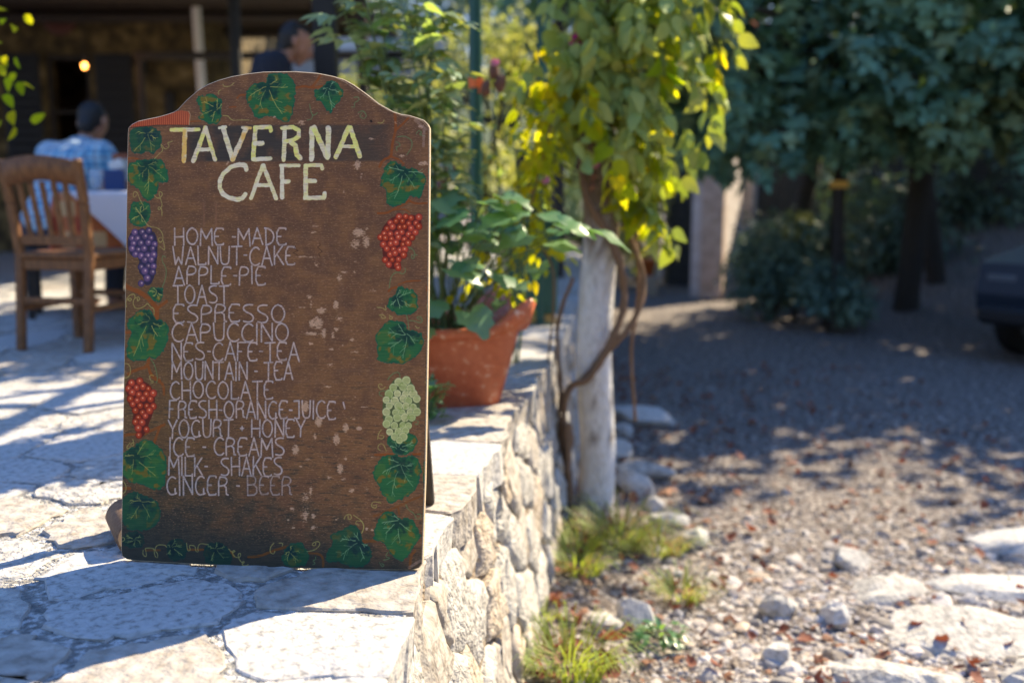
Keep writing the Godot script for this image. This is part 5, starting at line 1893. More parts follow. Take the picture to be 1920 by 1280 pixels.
func build_post_and_vine():
	var at := Vector3(0.342 * K, LOW + 0.02, -3.98 * K)
	var post := thing("whitewashed_post", "round wooden post, whitewashed below, standing against the rubble wall", "post", at)
	post.scale = Vector3.ONE * K
	var st := begin()
	st.set_smooth_group(0)
	var f := func(i: int, k: int) -> Vector3:
		var an := TAU * (k % 22) / 22.0
		var y := -0.15 + i * 0.05
		var r := 0.072 * (1.0 + 0.10 * noise.get_noise_2d(cos(an) * 0.8 + 3.0, y * 2.2 + sin(an)) + 0.05 * noise.get_noise_2d(an * 2.5, y * 1.2) + 0.06 * smoothstep(0.2, -0.1, y))
		return Vector3(0.012 * sin(y * 6.5) + cos(an) * r, y, 0.008 * cos(y * 9.0) - sin(an) * r)
	var tint := func(p: Vector3) -> Color:
		# whitewash up to chest height, flaking; bare brown wood above
		var w := smoothstep(1.22, 0.98, p.y + 0.22 * noise.get_noise_3dv(p * Vector3(16, 5, 16)) + 0.1 * noise.get_noise_3dv(p * 40.0))
		w *= 1.0 - 0.75 * smoothstep(0.30, 0.5, noise.get_noise_3dv(p * Vector3(26, 7, 26) + Vector3(5, 0, 0)))
		return Color(0.22, 0.155, 0.105).lerp(Color(0.86, 0.85, 0.83), w)
	for i in 58:
		for k in 22:
			var q := [f.call(i, k), f.call(i, k + 1), f.call(i + 1, k + 1), f.call(i + 1, k)]
			for m in [0, 2, 1, 0, 3, 2]:
				st.set_color(tint.call(q[m]))
				st.add_vertex(q[m])
	var pm := surf([[0.0, lin(0.55, 0.53, 0.51)], [0.4, lin(0.82, 0.81, 0.80)], [1.0, lin(0.97, 0.97, 0.97)]], 0.02, 3.0, 0.9, 101, 1.2, 0.03)
	pm.uv1_scale = Vector3(5, 1.4, 5)
	pm.vertex_color_use_as_albedo = true
	part("timber", done(st), pm, post)
	# the vine: twisting stems, then sprays of hanging leaves
	var v := thing("vine", "yellow green vine climbing the whitewashed post, its leaves glowing in the sun", "vine", at)
	v.scale = Vector3.ONE * K
	for c in [
		[[Vector3(-0.10, -0.04, 0.06), Vector3(-0.13, 0.35, 0.07), Vector3(-0.12, 0.55, 0.09), Vector3(-0.03, 0.62, 0.10), Vector3(0.06, 0.78, 0.09), Vector3(0.10, 0.90, 0.07), Vector3(0.085, 1.05, 0.08), Vector3(0.02, 1.20, 0.09), Vector3(-0.06, 1.34, 0.09), Vector3(-0.07, 1.6, 0.07), Vector3(0.0, 1.9, 0.09), Vector3(0.05, 2.3, 0.05)], 0.014],
		[[Vector3(-0.06, 0.60, 0.09), Vector3(0.05, 0.73, 0.09), Vector3(0.15, 0.85, 0.06), Vector3(0.18, 1.0, 0.03), Vector3(0.14, 1.13, 0.02), Vector3(0.10, 1.22, 0.03), Vector3(0.12, 1.4, 0.02), Vector3(0.08, 1.9, 0.04)], 0.012],
		[[Vector3(0.16, 0.42, 0.04), Vector3(0.14, 0.7, 0.02), Vector3(0.17, 0.95, -0.02), Vector3(0.15, 1.25, -0.02), Vector3(0.10, 1.7, 0.0)], 0.007],
		[[Vector3(-0.12, 0.0, 0.03), Vector3(-0.15, 0.4, 0.04), Vector3(-0.145, 0.55, 0.05), Vector3(-0.16, 0.8, 0.02), Vector3(-0.10, 1.0, 0.03)], 0.008],
		[[Vector3(-0.11, 0.12, 0.09), Vector3(-0.115, 0.25, 0.09), Vector3(-0.12, 0.42, 0.085)], 0.018],
	]:
		var s2 := begin()
		tube(s2, smooth_curve(c[0], 9), [c[1]], 9, 0.8)
		part("stem", done(s2), M.vine_wood, v)
	var lm := [leaf_mesh("creeper", 0.15, 0.4, 40), leaf_mesh("creeper", 0.3, 0.55, 41), leaf_mesh("vine", 0.15, 0.35, 42), leaf_mesh("creeper", 0.05, 0.25, 43)]
	var n_leaf := 0
	var rest := []
	var rest_c := []
	var twigs := begin()
	for i in 126:
		# height along the post; the vine bulges to the right and tapers downwards
		var y := rnd(1.52, 2.75) if i % 5 else rnd(1.46, 1.9)
		if i < 92 and i % 8 == 0:
			y = rnd(1.26, 1.46)
		var wide := lerpf(0.27, 0.44, smoothstep(1.35, 1.9, y))
		var an := rnd(-PI, PI)
		var d := Vector3(cos(an) * 1.0 + 0.5, rnd(-0.1, 0.25), absf(sin(an)) * 0.3 - 0.05)
		if i < 92 and i % 8 == 0:
			d.x = absf(d.x) + 0.2
		var reach := wide * rnd(0.45, 1.0) * (1.0 if d.x > 0 else 0.8)
		var from := Vector3(rnd(-0.04, 0.08), y, rnd(-0.02, 0.06))
		if i >= 92:
			# short sprays over the face of the post
			d = Vector3(rnd(-0.8, 0.8), rnd(-0.1, 0.4), rnd(0.25, 0.6))
			reach = rnd(0.12, 0.26)
			from = Vector3(rnd(-0.05, 0.06), rnd(1.42, 2.3), 0.08)
		var tip := from + d.normalized() * reach + Vector3(0, -reach * 0.35, 0)
		var curve := smooth_curve([from, from.lerp(tip, 0.5) + Vector3(0, reach * 0.22, 0), tip, tip + Vector3(0.01, -reach * 0.3, 0)], 4)
		tube(twigs, curve, [0.003, 0.002], 4, 0.0, false)
		for k in range(2, curve.size()):
			for rep in 2 if rng.randf() < 0.3 else 1:
				var sd := rand_dir() * 0.7
				var out := Vector3(sd.x * 1.3 + d.x * 0.4, -0.75, sd.z * 1.3)
				var face := Vector3(d.x, 0.35, d.z) + rand_dir() * 0.95
				var xf := Transform3D(leaf_basis(out, face, rnd(0.05, 0.095)), Vector3(curve[k]) + sd * 0.02)
				if n_leaf < 300 and y < 2.05:
					var l := part("leaf", lm[n_leaf % 4], M.vine_leaf[0 if rng.randf() < 0.45 else 1 + rng.randi() % 2], v)
					l.transform = xf
					n_leaf += 1
				else:
					rest.append(xf)
					rest_c.append([lin(0.13, 0.20, 0.02), lin(0.10, 0.17, 0.02), lin(0.18, 0.21, 0.02)][rng.randi() % 3])
	part("twigs", done(twigs), M.stem, v).set_meta("kind", "stuff")
	var fm: StandardMaterial3D = M.foliage.duplicate()
	fm.backlight = lin(0.75, 0.72, 0.10)
	many("foliage", lm[0], fm, rest, rest_c, v)
	flower(v, Vector3(-0.10, 1.87, 0.16), 0.035, M.petal)
	flower(v, Vector3(-0.095, 1.90, 0.15), 0.03, M.petal)
	for q in [Vector3(-0.03, 1.40, 0.14), Vector3(-0.035, 1.36, 0.14)]:
		part("dry_bloom", rock(Vector3(0.03, 0.05, 0.03), 5, 1), M.dry_flower, v).position = q
	flower(v, Vector3(-0.03, 1.44, 0.15), 0.022, M.petal_pale)
	# a second, smaller leaved climber beside it
	var v2 := thing("small_vine", "small leaved bright yellow vine trailing between the green pole and the post", "vine", Vector3(0.06, 0.0, -4.35))
	var s3 := begin()
	var c2 := smooth_curve([Vector3(0.10, 0, 0), Vector3(0.12, 0.4, 0.05), Vector3(0.02, 0.62, 0.08), Vector3(0.06, 0.85, 0.05), Vector3(0.12, 1.1, 0.02)], 8)
	tube(s3, c2, [0.005], 6)
	part("stem", done(s3), M.vine_wood, v2)
	for i in 200:
		var b: Vector3 = c2[rng.randi_range(10, c2.size() - 1)]
		var d := rand_dir()
		var l := part("leaf", lm[i % 4], M.vine_leaf[2 if i % 2 else 0], v2)
		l.transform = Transform3D(leaf_basis(Vector3(d.x, -0.6, d.z), Vector3(d.x, 0.4, d.z) + rand_dir() * 0.4, rnd(0.03, 0.055)), b + d * Vector3(0.11, 0.07, 0.08) * rnd(0.3, 1.0))

func build_green_metalwork():
	for q in [[-0.170, -4.75, 0.030, "dark green metal pole tied with a bright orange ribbon", true], [0.16, -5.6, 0.026, "thinner dark green metal pole behind the vine, without ribbon", false]]:
		var g := thing("green_pole", q[3], "pole", Vector3(q[0], 0, q[1]), 0.0, "green metal poles")
		var st := begin()
		tube(st, [Vector3(0, 0, 0), Vector3(0, 1.3, 0), Vector3(0, 2.62, 0)], [q[2]], 14)
		part("tube", done(st), M.green_metal, g)
		slab("foot_plate", Vector3(0.13, 0.012, 0.13), Vector3(0, 0.006, 0), M.green_metal, g, 0.002)
		if q[4]:
			var rb := thing("orange_ribbon", "bright orange plastic ribbon knotted round the green pole", "ribbon", Vector3(q[0], 1.25, q[1]))
			var st2 := begin()
			tube(st2, [Vector3(0, -0.022, 0), Vector3(0, 0.022, 0)], [0.034], 14)
			part("band", done(st2), M.orange_tape, rb)
			slab("loose_end", Vector3(0.022, 0.06, 0.004), Vector3(0.03, -0.018, 0.03), M.orange_tape, rb, 0.001).rotation = Vector3(0.2, 0.3, -0.15)
	# square green bin on a yellow plinth
	var b := thing("green_bin", "square dark green metal bin on a yellow plinth at the terrace's edge", "bin", Vector3(0.10, 0, -5.72), 0.12)
	slab("plinth", Vector3(0.27, 0.06, 0.27), Vector3(0, 0.03, 0), plain(lin(0.42, 0.25, 0.07), 0.7), b, 0.006)
	slab("body", Vector3(0.285, 0.50, 0.285), Vector3(0, 0.312, 0), M.green_metal, b, 0.012)
	slab("door_panel", Vector3(0.22, 0.40, 0.01), Vector3(0, 0.31, 0.1445), M.green_metal, b, 0.004)
	slab("lid", Vector3(0.31, 0.035, 0.31), Vector3(0, 0.582, 0), M.green_metal, b, 0.012)
	var hood := slab("hood", Vector3(0.19, 0.36, 0.19), Vector3(0.03, 0.782, 0), M.black, b, 0.012)
	slab("handle", Vector3(0.03, 0.05, 0.012), Vector3(-0.02, -0.05, 0.101), M.orange_tape, hood, 0.003)
	slab("cap", Vector3(0.22, 0.025, 0.22), Vector3(0, 0.195, 0), M.green_metal, hood, 0.008)

# ---------------------------------------------------------------- table, chairs
func make_chair(label: String, at: Vector3, turn: float) -> Node3D:
	# the back is towards local +z; the sitter looks along -z
	var c := thing("tavern_chair", label, "chair", at, turn, "wooden tavern chairs")
	for s in [-1.0, 1.0]:
		var st := begin()
		var p := [Vector3(s * 0.185, 0, 0.235), Vector3(s * 0.19, 0.45, 0.19), Vector3(s * 0.198, 0.70, 0.215), Vector3(s * 0.205, 0.90, 0.255)]
		for i in 3:
			bar(st, p[i], p[i + 1], 0.042, 0.036, Vector3.FORWARD, 0.006)
		part("back_leg", done(st), M.wood, c)
		var st2 := begin()
		bar(st2, Vector3(s * 0.19, 0, -0.19), Vector3(s * 0.19, 0.44, -0.19), 0.042, 0.042, Vector3.FORWARD, 0.006)
		part("front_leg", done(st2), M.wood, c)
		var st3 := begin()
		bar(st3, Vector3(s * 0.19, 0.20, 0.2), Vector3(s * 0.19, 0.20, -0.19), 0.022, 0.03, Vector3.UP, 0.004)
		bar(st3, Vector3(s * 0.19, 0.41, 0.17), Vector3(s * 0.19, 0.41, -0.17), 0.024, 0.05, Vector3.UP, 0.004)
		part("side_stretcher", done(st3), M.wood, c)
	for q in [[0.24, 0.21], [0.24, -0.19], [0.41, 0.19], [0.41, -0.19]]:
		var st4 := begin()
		bar(st4, Vector3(-0.175, q[0], q[1]), Vector3(0.175, q[0], q[1]), 0.03 if q[0] < 0.3 else 0.05, 0.022, Vector3.FORWARD, 0.004)
		part("cross_stretcher", done(st4), M.wood, c)
	slab("seat", Vector3(0.42, 0.03, 0.42), Vector3(0, 0.452, 0), M.wood, c, 0.012)
	# arched top rail
	var tr := begin()
	tr.set_smooth_group(0)
	var top := func(x: float) -> float: return 0.885 + 0.035 * cos(x / 0.2 * 1.45)
	for i in 12:
		var x0 := -0.205 + 0.41 * i / 12.0
		var x1 := -0.205 + 0.41 * (i + 1) / 12.0
		var a := []
		for x in [x0, x1]:
			var zz := 0.243 + 0.02 * (1.0 - pow(x / 0.2, 2))
			var t: float = top.call(x)
			a.append([Vector3(x, t - 0.115, zz - 0.02), Vector3(x, t, zz + 0.005), Vector3(x, t, zz + 0.028), Vector3(x, t - 0.115, zz + 0.004)])
		for k in 4:
			quad(tr, a[1][k], a[1][(k + 1) % 4], a[0][(k + 1) % 4], a[0][k])
	part("top_rail", done(tr), M.wood, c)
	var lr := begin()
	bar(lr, Vector3(-0.19, 0.525, 0.195), Vector3(0.19, 0.525, 0.195), 0.045, 0.022, Vector3.FORWARD, 0.004)
	part("lower_rail", done(lr), M.wood, c)
	for k in 5:
		var x := -0.125 + 0.0625 * k
		var sl := begin()
		bar(sl, Vector3(x * 0.92, 0.54, 0.197), Vector3(x, 0.80, 0.243), 0.030, 0.014, Vector3.FORWARD, 0.004)
		part("back_slat", done(sl), M.wood, c)
	return c

func cloth_mesh(half: Vector2, drop: float, turn: float, wave: float, top: float) -> ArrayMesh:
	# a cloth laid on a table with half sizes half; it hangs where it passes the edge
	var st := begin()
	st.set_smooth_group(0)
	var n := 48
	var ext := Vector2(half.x + drop, half.y + drop) if turn == 0.0 else Vector2.ONE * (half.x + drop)
	var f := func(i: int, j: int) -> Vector3:
		var p := Vector2(-1.0 + 2.0 * i / n, -1.0 + 2.0 * j / n) * ext
		p = p.rotated(turn)
		var c := Vector2(clampf(p.x, -half.x, half.x), clampf(p.y, -half.y, half.y))
		var over := p.distance_to(c)
		var d := (p - c).normalized() if over > 1e-5 else Vector2.ZERO
		var along := p.x * absf(d.y) + p.y * absf(d.x)
		var w := wave * sin(along * 17.0) * clampf(over / 0.2, 0.0, 1.0)
		var out := 0.006 + minf(over, 0.02) + over * 0.06 + w
		var q := c + d * out * (1.0 if over > 1e-5 else 0.0)
		return Vector3(q.x, top - maxf(over - 0.012, 0.0) * 0.985, q.y)
	for i in n:
		for j in n:
			quad(st, f.call(i, j + 1), f.call(i + 1, j + 1), f.call(i + 1, j), f.call(i, j))
	return done(st)

func build_dining():
	var chair := make_chair("reddish brown slat back tavern chair, its back to us, nearest the menu board", Vector3(-2.12, 0, -4.90), deg_to_rad(-14.0))
	var at := Vector3(-1.95, 0, -5.95)
	var t := thing("dining_table", "wooden tavern table under layered cloths behind the slat back chair", "table", at)
	slab("tabletop", Vector3(0.84, 0.03, 1.44), Vector3(0, 0.728, 0), M.wood, t)
	for sx in [-0.36, 0.36]:
		for sz in [-0.66, 0.66]:
			slab("leg", Vector3(0.06, 0.712, 0.06), Vector3(sx, 0.356, sz), M.wood, t)
	var orange := plain(Color.WHITE, 0.9)
	var im := Image.create_empty(64, 64, false, Image.FORMAT_RGB8)
	for y in 64:
		for x in 64:
			var a := 1 if x % 32 < 16 else 0
			var b := 1 if y % 32 < 16 else 0
			im.set_pixel(x, y, [Color(0.80, 0.66, 0.45), Color(0.72, 0.38, 0.16), Color(0.62, 0.22, 0.08)][a + b])
	orange.albedo_texture = ImageTexture.create_from_image(im)
	orange.uv1_triplanar = true
	orange.uv1_scale = Vector3.ONE * 3.2
	orange.rim_enabled = true
	var oc := part("orange_tablecloth", cloth_mesh(Vector2(0.42, 0.72), 0.30, 0.0, 0.010, 0.747), orange)
	oc.position = at
	tag(oc, "orange checked tablecloth hanging over the table's sides", "tablecloth")
	var white := plain(lin(0.62, 0.60, 0.62), 0.9)
	white.rim_enabled = true
	var k := 0
	for z in [0.34, -0.36]:
		var wc := part("white_overcloth", cloth_mesh(Vector2(0.432, 0.432), 0.11, PI / 4, 0.006, 0.753), white)
		wc.position = at + Vector3(0, 0, z)
		wc.scale = Vector3(1.0, 1.0, 1.0)
		tag(wc, ["white cloth laid cornerwise on the table end nearest the slat back chair", "white cloth laid cornerwise before the seated man"][k], "tablecloth", "white cloths on the dining table")
		k += 1
	# on the table
	var holder := thing("menu_holder", "small wooden holder with printed cards standing on the table", "holder", at + Vector3(-0.22, 0.756, 0.30), 0.4)
	slab("box", Vector3(0.13, 0.05, 0.07), Vector3(0, 0.025, 0), M.wood, holder)
	slab("card", Vector3(0.12, 0.15, 0.006), Vector3(0, 0.127, -0.012), plain(lin(0.30, 0.09, 0.04), 0.6), holder, 0.001)
	slab("card", Vector3(0.11, 0.12, 0.006), Vector3(0.005, 0.112, 0.012), plain(lin(0.40, 0.38, 0.33), 0.6), holder, 0.001)
	var blue := thing("blue_napkin_box", "dark blue napkin box with a white paper sticking out", "box", at + Vector3(-0.19, 0.756, 0.52), 0.2)
	slab("box", Vector3(0.10, 0.11, 0.08), Vector3(0, 0.055, 0), plain(lin(0.02, 0.05, 0.16), 0.5), blue, 0.006)
	slab("paper", Vector3(0.07, 0.05, 0.02), Vector3(0.01, 0.135, 0), M.white_paint, blue, 0.004).rotation.z = 0.4
	var glass := plain(Color(0.95, 0.98, 1.0, 0.12), 0.03)
	glass.transparency = BaseMaterial3D.TRANSPARENCY_ALPHA
	for q in [[-0.30, 0.50, "drinking glass standing before the blue napkin box"], [-0.33, 0.14, "drinking glass near the seated man's arm"]]:
		var g := thing("drinking_glass", q[2], "glass", at + Vector3(q[0], 0.756, q[1]), 0.0, "glasses on the dining table")
		var st := begin()
		lathe(st, [Vector2(0.0, 0.004), Vector2(0.027, 0.004), Vector2(0.034, 0.11), Vector2(0.032, 0.11), Vector2(0.026, 0.012), Vector2(0.0, 0.012)], 16)
		part("tumbler", done(st), glass, g)
	var plate := thing("plate", "white plate on the table beside the seated man", "plate", at + Vector3(-0.18, 0.756, -0.15))
	var st := begin()
	lathe(st, [Vector2(0.0, 0.002), Vector2(0.08, 0.002), Vector2(0.12, 0.018), Vector2(0.12, 0.022), Vector2(0.078, 0.008), Vector2(0.0, 0.008)], 24)
	part("dish", done(st), M.white_paint, plate)
	# the seated man's stool, and a chair across the table
	var stool := thing("wooden_stool", "low dark wooden stool that the man in the checked shirt sits on", "stool", Vector3(-2.74, 0, -6.0), 0.3)
	slab("seat", Vector3(0.36, 0.035, 0.36), Vector3(0, 0.40, 0), M.dark_wood, stool, 0.01)
	for sx in [-0.14, 0.14]:
		for sz in [-0.14, 0.14]:
			slab("leg", Vector3(0.04, 0.382, 0.04), Vector3(sx, 0.191, sz), M.dark_wood, stool)
	var c3 := chair.duplicate()
	c3.name = numbered("tavern_chair")
	add_child(c3)
	tag(c3, "empty tavern chair across the table, partly hidden by the menu board", "chair", "wooden tavern chairs")
	c3.position = Vector3(-1.33, 0, -5.6)
	c3.rotation.y = deg_to_rad(90.0)

# ---------------------------------------------------------------- people
func skin(bones: Array, cell: float, blend := 0.035) -> ArrayMesh:
	# one smooth surface round tapered bones [a, b, radius a, radius b, (flatten across z)], by surface nets
	var lo := Vector3.ONE * 1e9
	var hi := -lo
	for b in bones:
		var r: float = maxf(b[2], b[3]) + cell * 3.0
		lo = lo.min(Vector3(b[0]).min(b[1]) - Vector3.ONE * r)
		hi = hi.max(Vector3(b[0]).max(b[1]) + Vector3.ONE * r)
	var nx := int((hi.x - lo.x) / cell) + 2
	var ny := int((hi.y - lo.y) / cell) + 2
	var nz := int((hi.z - lo.z) / cell) + 2
	var f := PackedFloat32Array()
	f.resize(nx * ny * nz)
	f.fill(1.0)
	for b in bones:
		var a: Vector3 = b[0]
		var e: Vector3 = Vector3(b[1]) - a
		var l2 := maxf(e.length_squared(), 1e-8)
		var r0: float = b[2]
		var r1: float = b[3]
		var m := maxf(r0, r1) + blend * 1.6 + cell * 2.0
		var p0 := ((Vector3(b[0]).min(b[1]) - Vector3.ONE * m - lo) / cell).max(Vector3.ZERO)
		var p1 := ((Vector3(b[0]).max(b[1]) + Vector3.ONE * m - lo) / cell).min(Vector3(nx - 1, ny - 1, nz - 1))
		for k in range(int(p0.z), int(p1.z) + 1):
			for j in range(int(p0.y), int(p1.y) + 1):
				var at := (k * ny + j) * nx
				for i in range(int(p0.x), int(p1.x) + 1):
					var q := lo + Vector3(i, j, k) * cell - a
					var t := clampf(q.dot(e) / l2, 0.0, 1.0)
					var d := (q - e * t).length() - lerpf(r0, r1, t)
					var g := f[at + i]
					var h := maxf(blend - absf(d - g), 0.0) / blend
					f[at + i] = minf(d, g) - h * h * blend * 0.25
	var ids := {}
	var vs := PackedVector3Array()
	var st := begin()
	st.set_smooth_group(0)
	var sx := 1
	var sy := nx
	var sz := nx * ny
	for k in nz - 1:
		for j in ny - 1:
			var row := (k * ny + j) * nx
			for i in nx - 1:
				var at := row + i
				var s0 := f[at] < 0.0
				if s0 == (f[at + 1] < 0.0) and s0 == (f[at + sy] < 0.0) and s0 == (f[at + sy + 1] < 0.0) and s0 == (f[at + sz] < 0.0) and s0 == (f[at + sz + 1] < 0.0) and s0 == (f[at + sz + sy] < 0.0) and s0 == (f[at + sz + sy + 1] < 0.0):
					continue
				var sum := Vector3.ZERO
				var n := 0
				for c in 8:
					var ca := Vector3(c & 1, (c >> 1) & 1, (c >> 2) & 1)
					var va := f[at + (c & 1) + ((c >> 1) & 1) * sy + ((c >> 2) & 1) * sz]
					for ax in 3:
						if c & (1 << ax):
							continue
						var c2 := c | (1 << ax)
						var vb := f[at + (c2 & 1) + ((c2 >> 1) & 1) * sy + ((c2 >> 2) & 1) * sz]
						if (va < 0.0) != (vb < 0.0):
							var cb := Vector3(c2 & 1, (c2 >> 1) & 1, (c2 >> 2) & 1)
							sum += ca.lerp(cb, va / (va - vb))
							n += 1
				ids[at] = vs.size()
				vs.append(lo + (Vector3(i, j, k) + sum / n) * cell)
	for at in ids:
		var inside := f[at] < 0.0
		for ax in 3:
			var s: int = [sx, sy, sz][ax]
			var u: int = [sy, sz, sx][ax]
			var w: int = [sz, sx, sy][ax]
			if at + s >= f.size() or inside == (f[at + s] < 0.0):
				continue
			if not (ids.has(at - u) and ids.has(at - w) and ids.has(at - u - w)):
				continue
			var a := vs[ids[at]]
			var b := vs[ids[at - u]]
			var c := vs[ids[at - u - w]]
			var d := vs[ids[at - w]]
			if inside:
				quad(st, a, b, c, d)
			else:
				quad(st, a, d, c, b)
	return done(st)

func hand_bones(wrist: Vector3, along: Vector3, palm: Vector3, s: float, curl: float) -> Array:
	# palm and five fingers; palm is the direction the palm faces, s is +1 when the thumb lies along palm x along
	var side := palm.cross(along).normalized() * s
	var out := [[wrist, wrist + along * 0.05, 0.026, 0.024]]
	for k in 4:
		var base := wrist + along * 0.085 + side * (0.027 - 0.018 * k)
		out.append([wrist + along * 0.02 + side * (0.018 - 0.012 * k), base, 0.017, 0.011])
		var l: float = [0.070, 0.078, 0.073, 0.058][k]
		var d := (along * cos(curl) + palm * sin(curl)).normalized()
		var mid := base + d * l * 0.5
		var d2 := (along * cos(curl * 2.2) + palm * sin(curl * 2.2)).normalized()
		out.append([base, mid, 0.0105, 0.0095])
		out.append([mid, mid + d2 * l * 0.5, 0.0095, 0.008])
	var t0 := wrist + along * 0.03 + side * 0.025
	var t1 := t0 + (along * 0.6 + side * 0.75 + palm * 0.25).normalized() * 0.045
	out.append([t0, t1, 0.014, 0.012])
	out.append([t1, t1 + (along * 0.85 + side * 0.3 + palm * 0.35).normalized() * 0.035, 0.0115, 0.009])
	return out

func head_parts(root: Node3D, at: Vector3, turn: Basis, skin_mat: Material, hair_mat: Material, stubble: bool):
	# a head 0.235 m high centred at at; turn takes -z to the way the face looks
	var g := func(x: float, y: float, z: float) -> Vector3: return at + turn * Vector3(x, y, z)
	var b := [
		[g.call(0, 0.03, 0.015), g.call(0, 0.03, -0.02), 0.083, 0.078], [g.call(0, -0.045, -0.045), g.call(0, -0.085, -0.06), 0.050, 0.026], [g.call(0.03, -0.02, -0.04), g.call(-0.03, -0.02, -0.04), 0.045, 0.045],
		[g.call(0, 0.012, -0.098), g.call(0, -0.022, -0.113), 0.009, 0.013], [g.call(0.012, -0.025, -0.102), g.call(-0.012, -0.025, -0.102), 0.008, 0.008], [g.call(0.02, -0.052, -0.092), g.call(-0.02, -0.052, -0.092), 0.007, 0.007], [g.call(0.018, -0.062, -0.088), g.call(-0.018, -0.062, -0.088), 0.008, 0.008],
		[g.call(0.04, 0.025, -0.085), g.call(-0.04, 0.025, -0.085), 0.012, 0.012], [g.call(0.083, 0.012, 0.008), g.call(0.088, -0.022, 0.003), 0.014, 0.009], [g.call(-0.083, 0.012, 0.008), g.call(-0.088, -0.022, 0.003), 0.014, 0.009],
	]
	part("head", skin(b, 0.0055, 0.018), skin_mat, root)
	for s in [-1.0, 1.0]:
		var e := SphereMesh.new()
		e.radius = 0.0105
		e.height = 0.021
		part("eye", e, plain(lin(0.55, 0.53, 0.50), 0.3), root).position = g.call(s * 0.032, 0.004, -0.083)
		var ir := SphereMesh.new()
		ir.radius = 0.0055
		ir.height = 0.011
		part("iris", ir, M.black, root).position = g.call(s * 0.032, 0.003, -0.0895)
		var st := begin()
		tube(st, [g.call(s * 0.016, 0.026, -0.096), g.call(s * 0.034, 0.031, -0.095), g.call(s * 0.052, 0.024, -0.084)], [0.004, 0.0045, 0.002], 6)
		part("eyebrow", done(st), hair_mat, root)
	var h := [[g.call(0, 0.046, 0.026), g.call(0, 0.056, -0.020), 0.080, 0.064], [g.call(0, 0.01, 0.034), g.call(0, -0.055, 0.038), 0.070, 0.052], [g.call(0.05, 0.03, 0.016), g.call(0.054, -0.012, 0.014), 0.034, 0.022], [g.call(-0.05, 0.03, 0.016), g.call(-0.054, -0.012, 0.014), 0.034, 0.022]]
	part("hair", skin(h, 0.007, 0.02), hair_mat, root)
	if stubble:
		part("beard", skin([[g.call(0, -0.062, -0.052), g.call(0, -0.085, -0.058), 0.041, 0.027], [g.call(0.035, -0.03, -0.03), g.call(0.02, -0.07, -0.055), 0.036, 0.030], [g.call(-0.035, -0.03, -0.03), g.call(-0.02, -0.07, -0.055), 0.036, 0.030]], 0.006, 0.015), hair_mat, root)

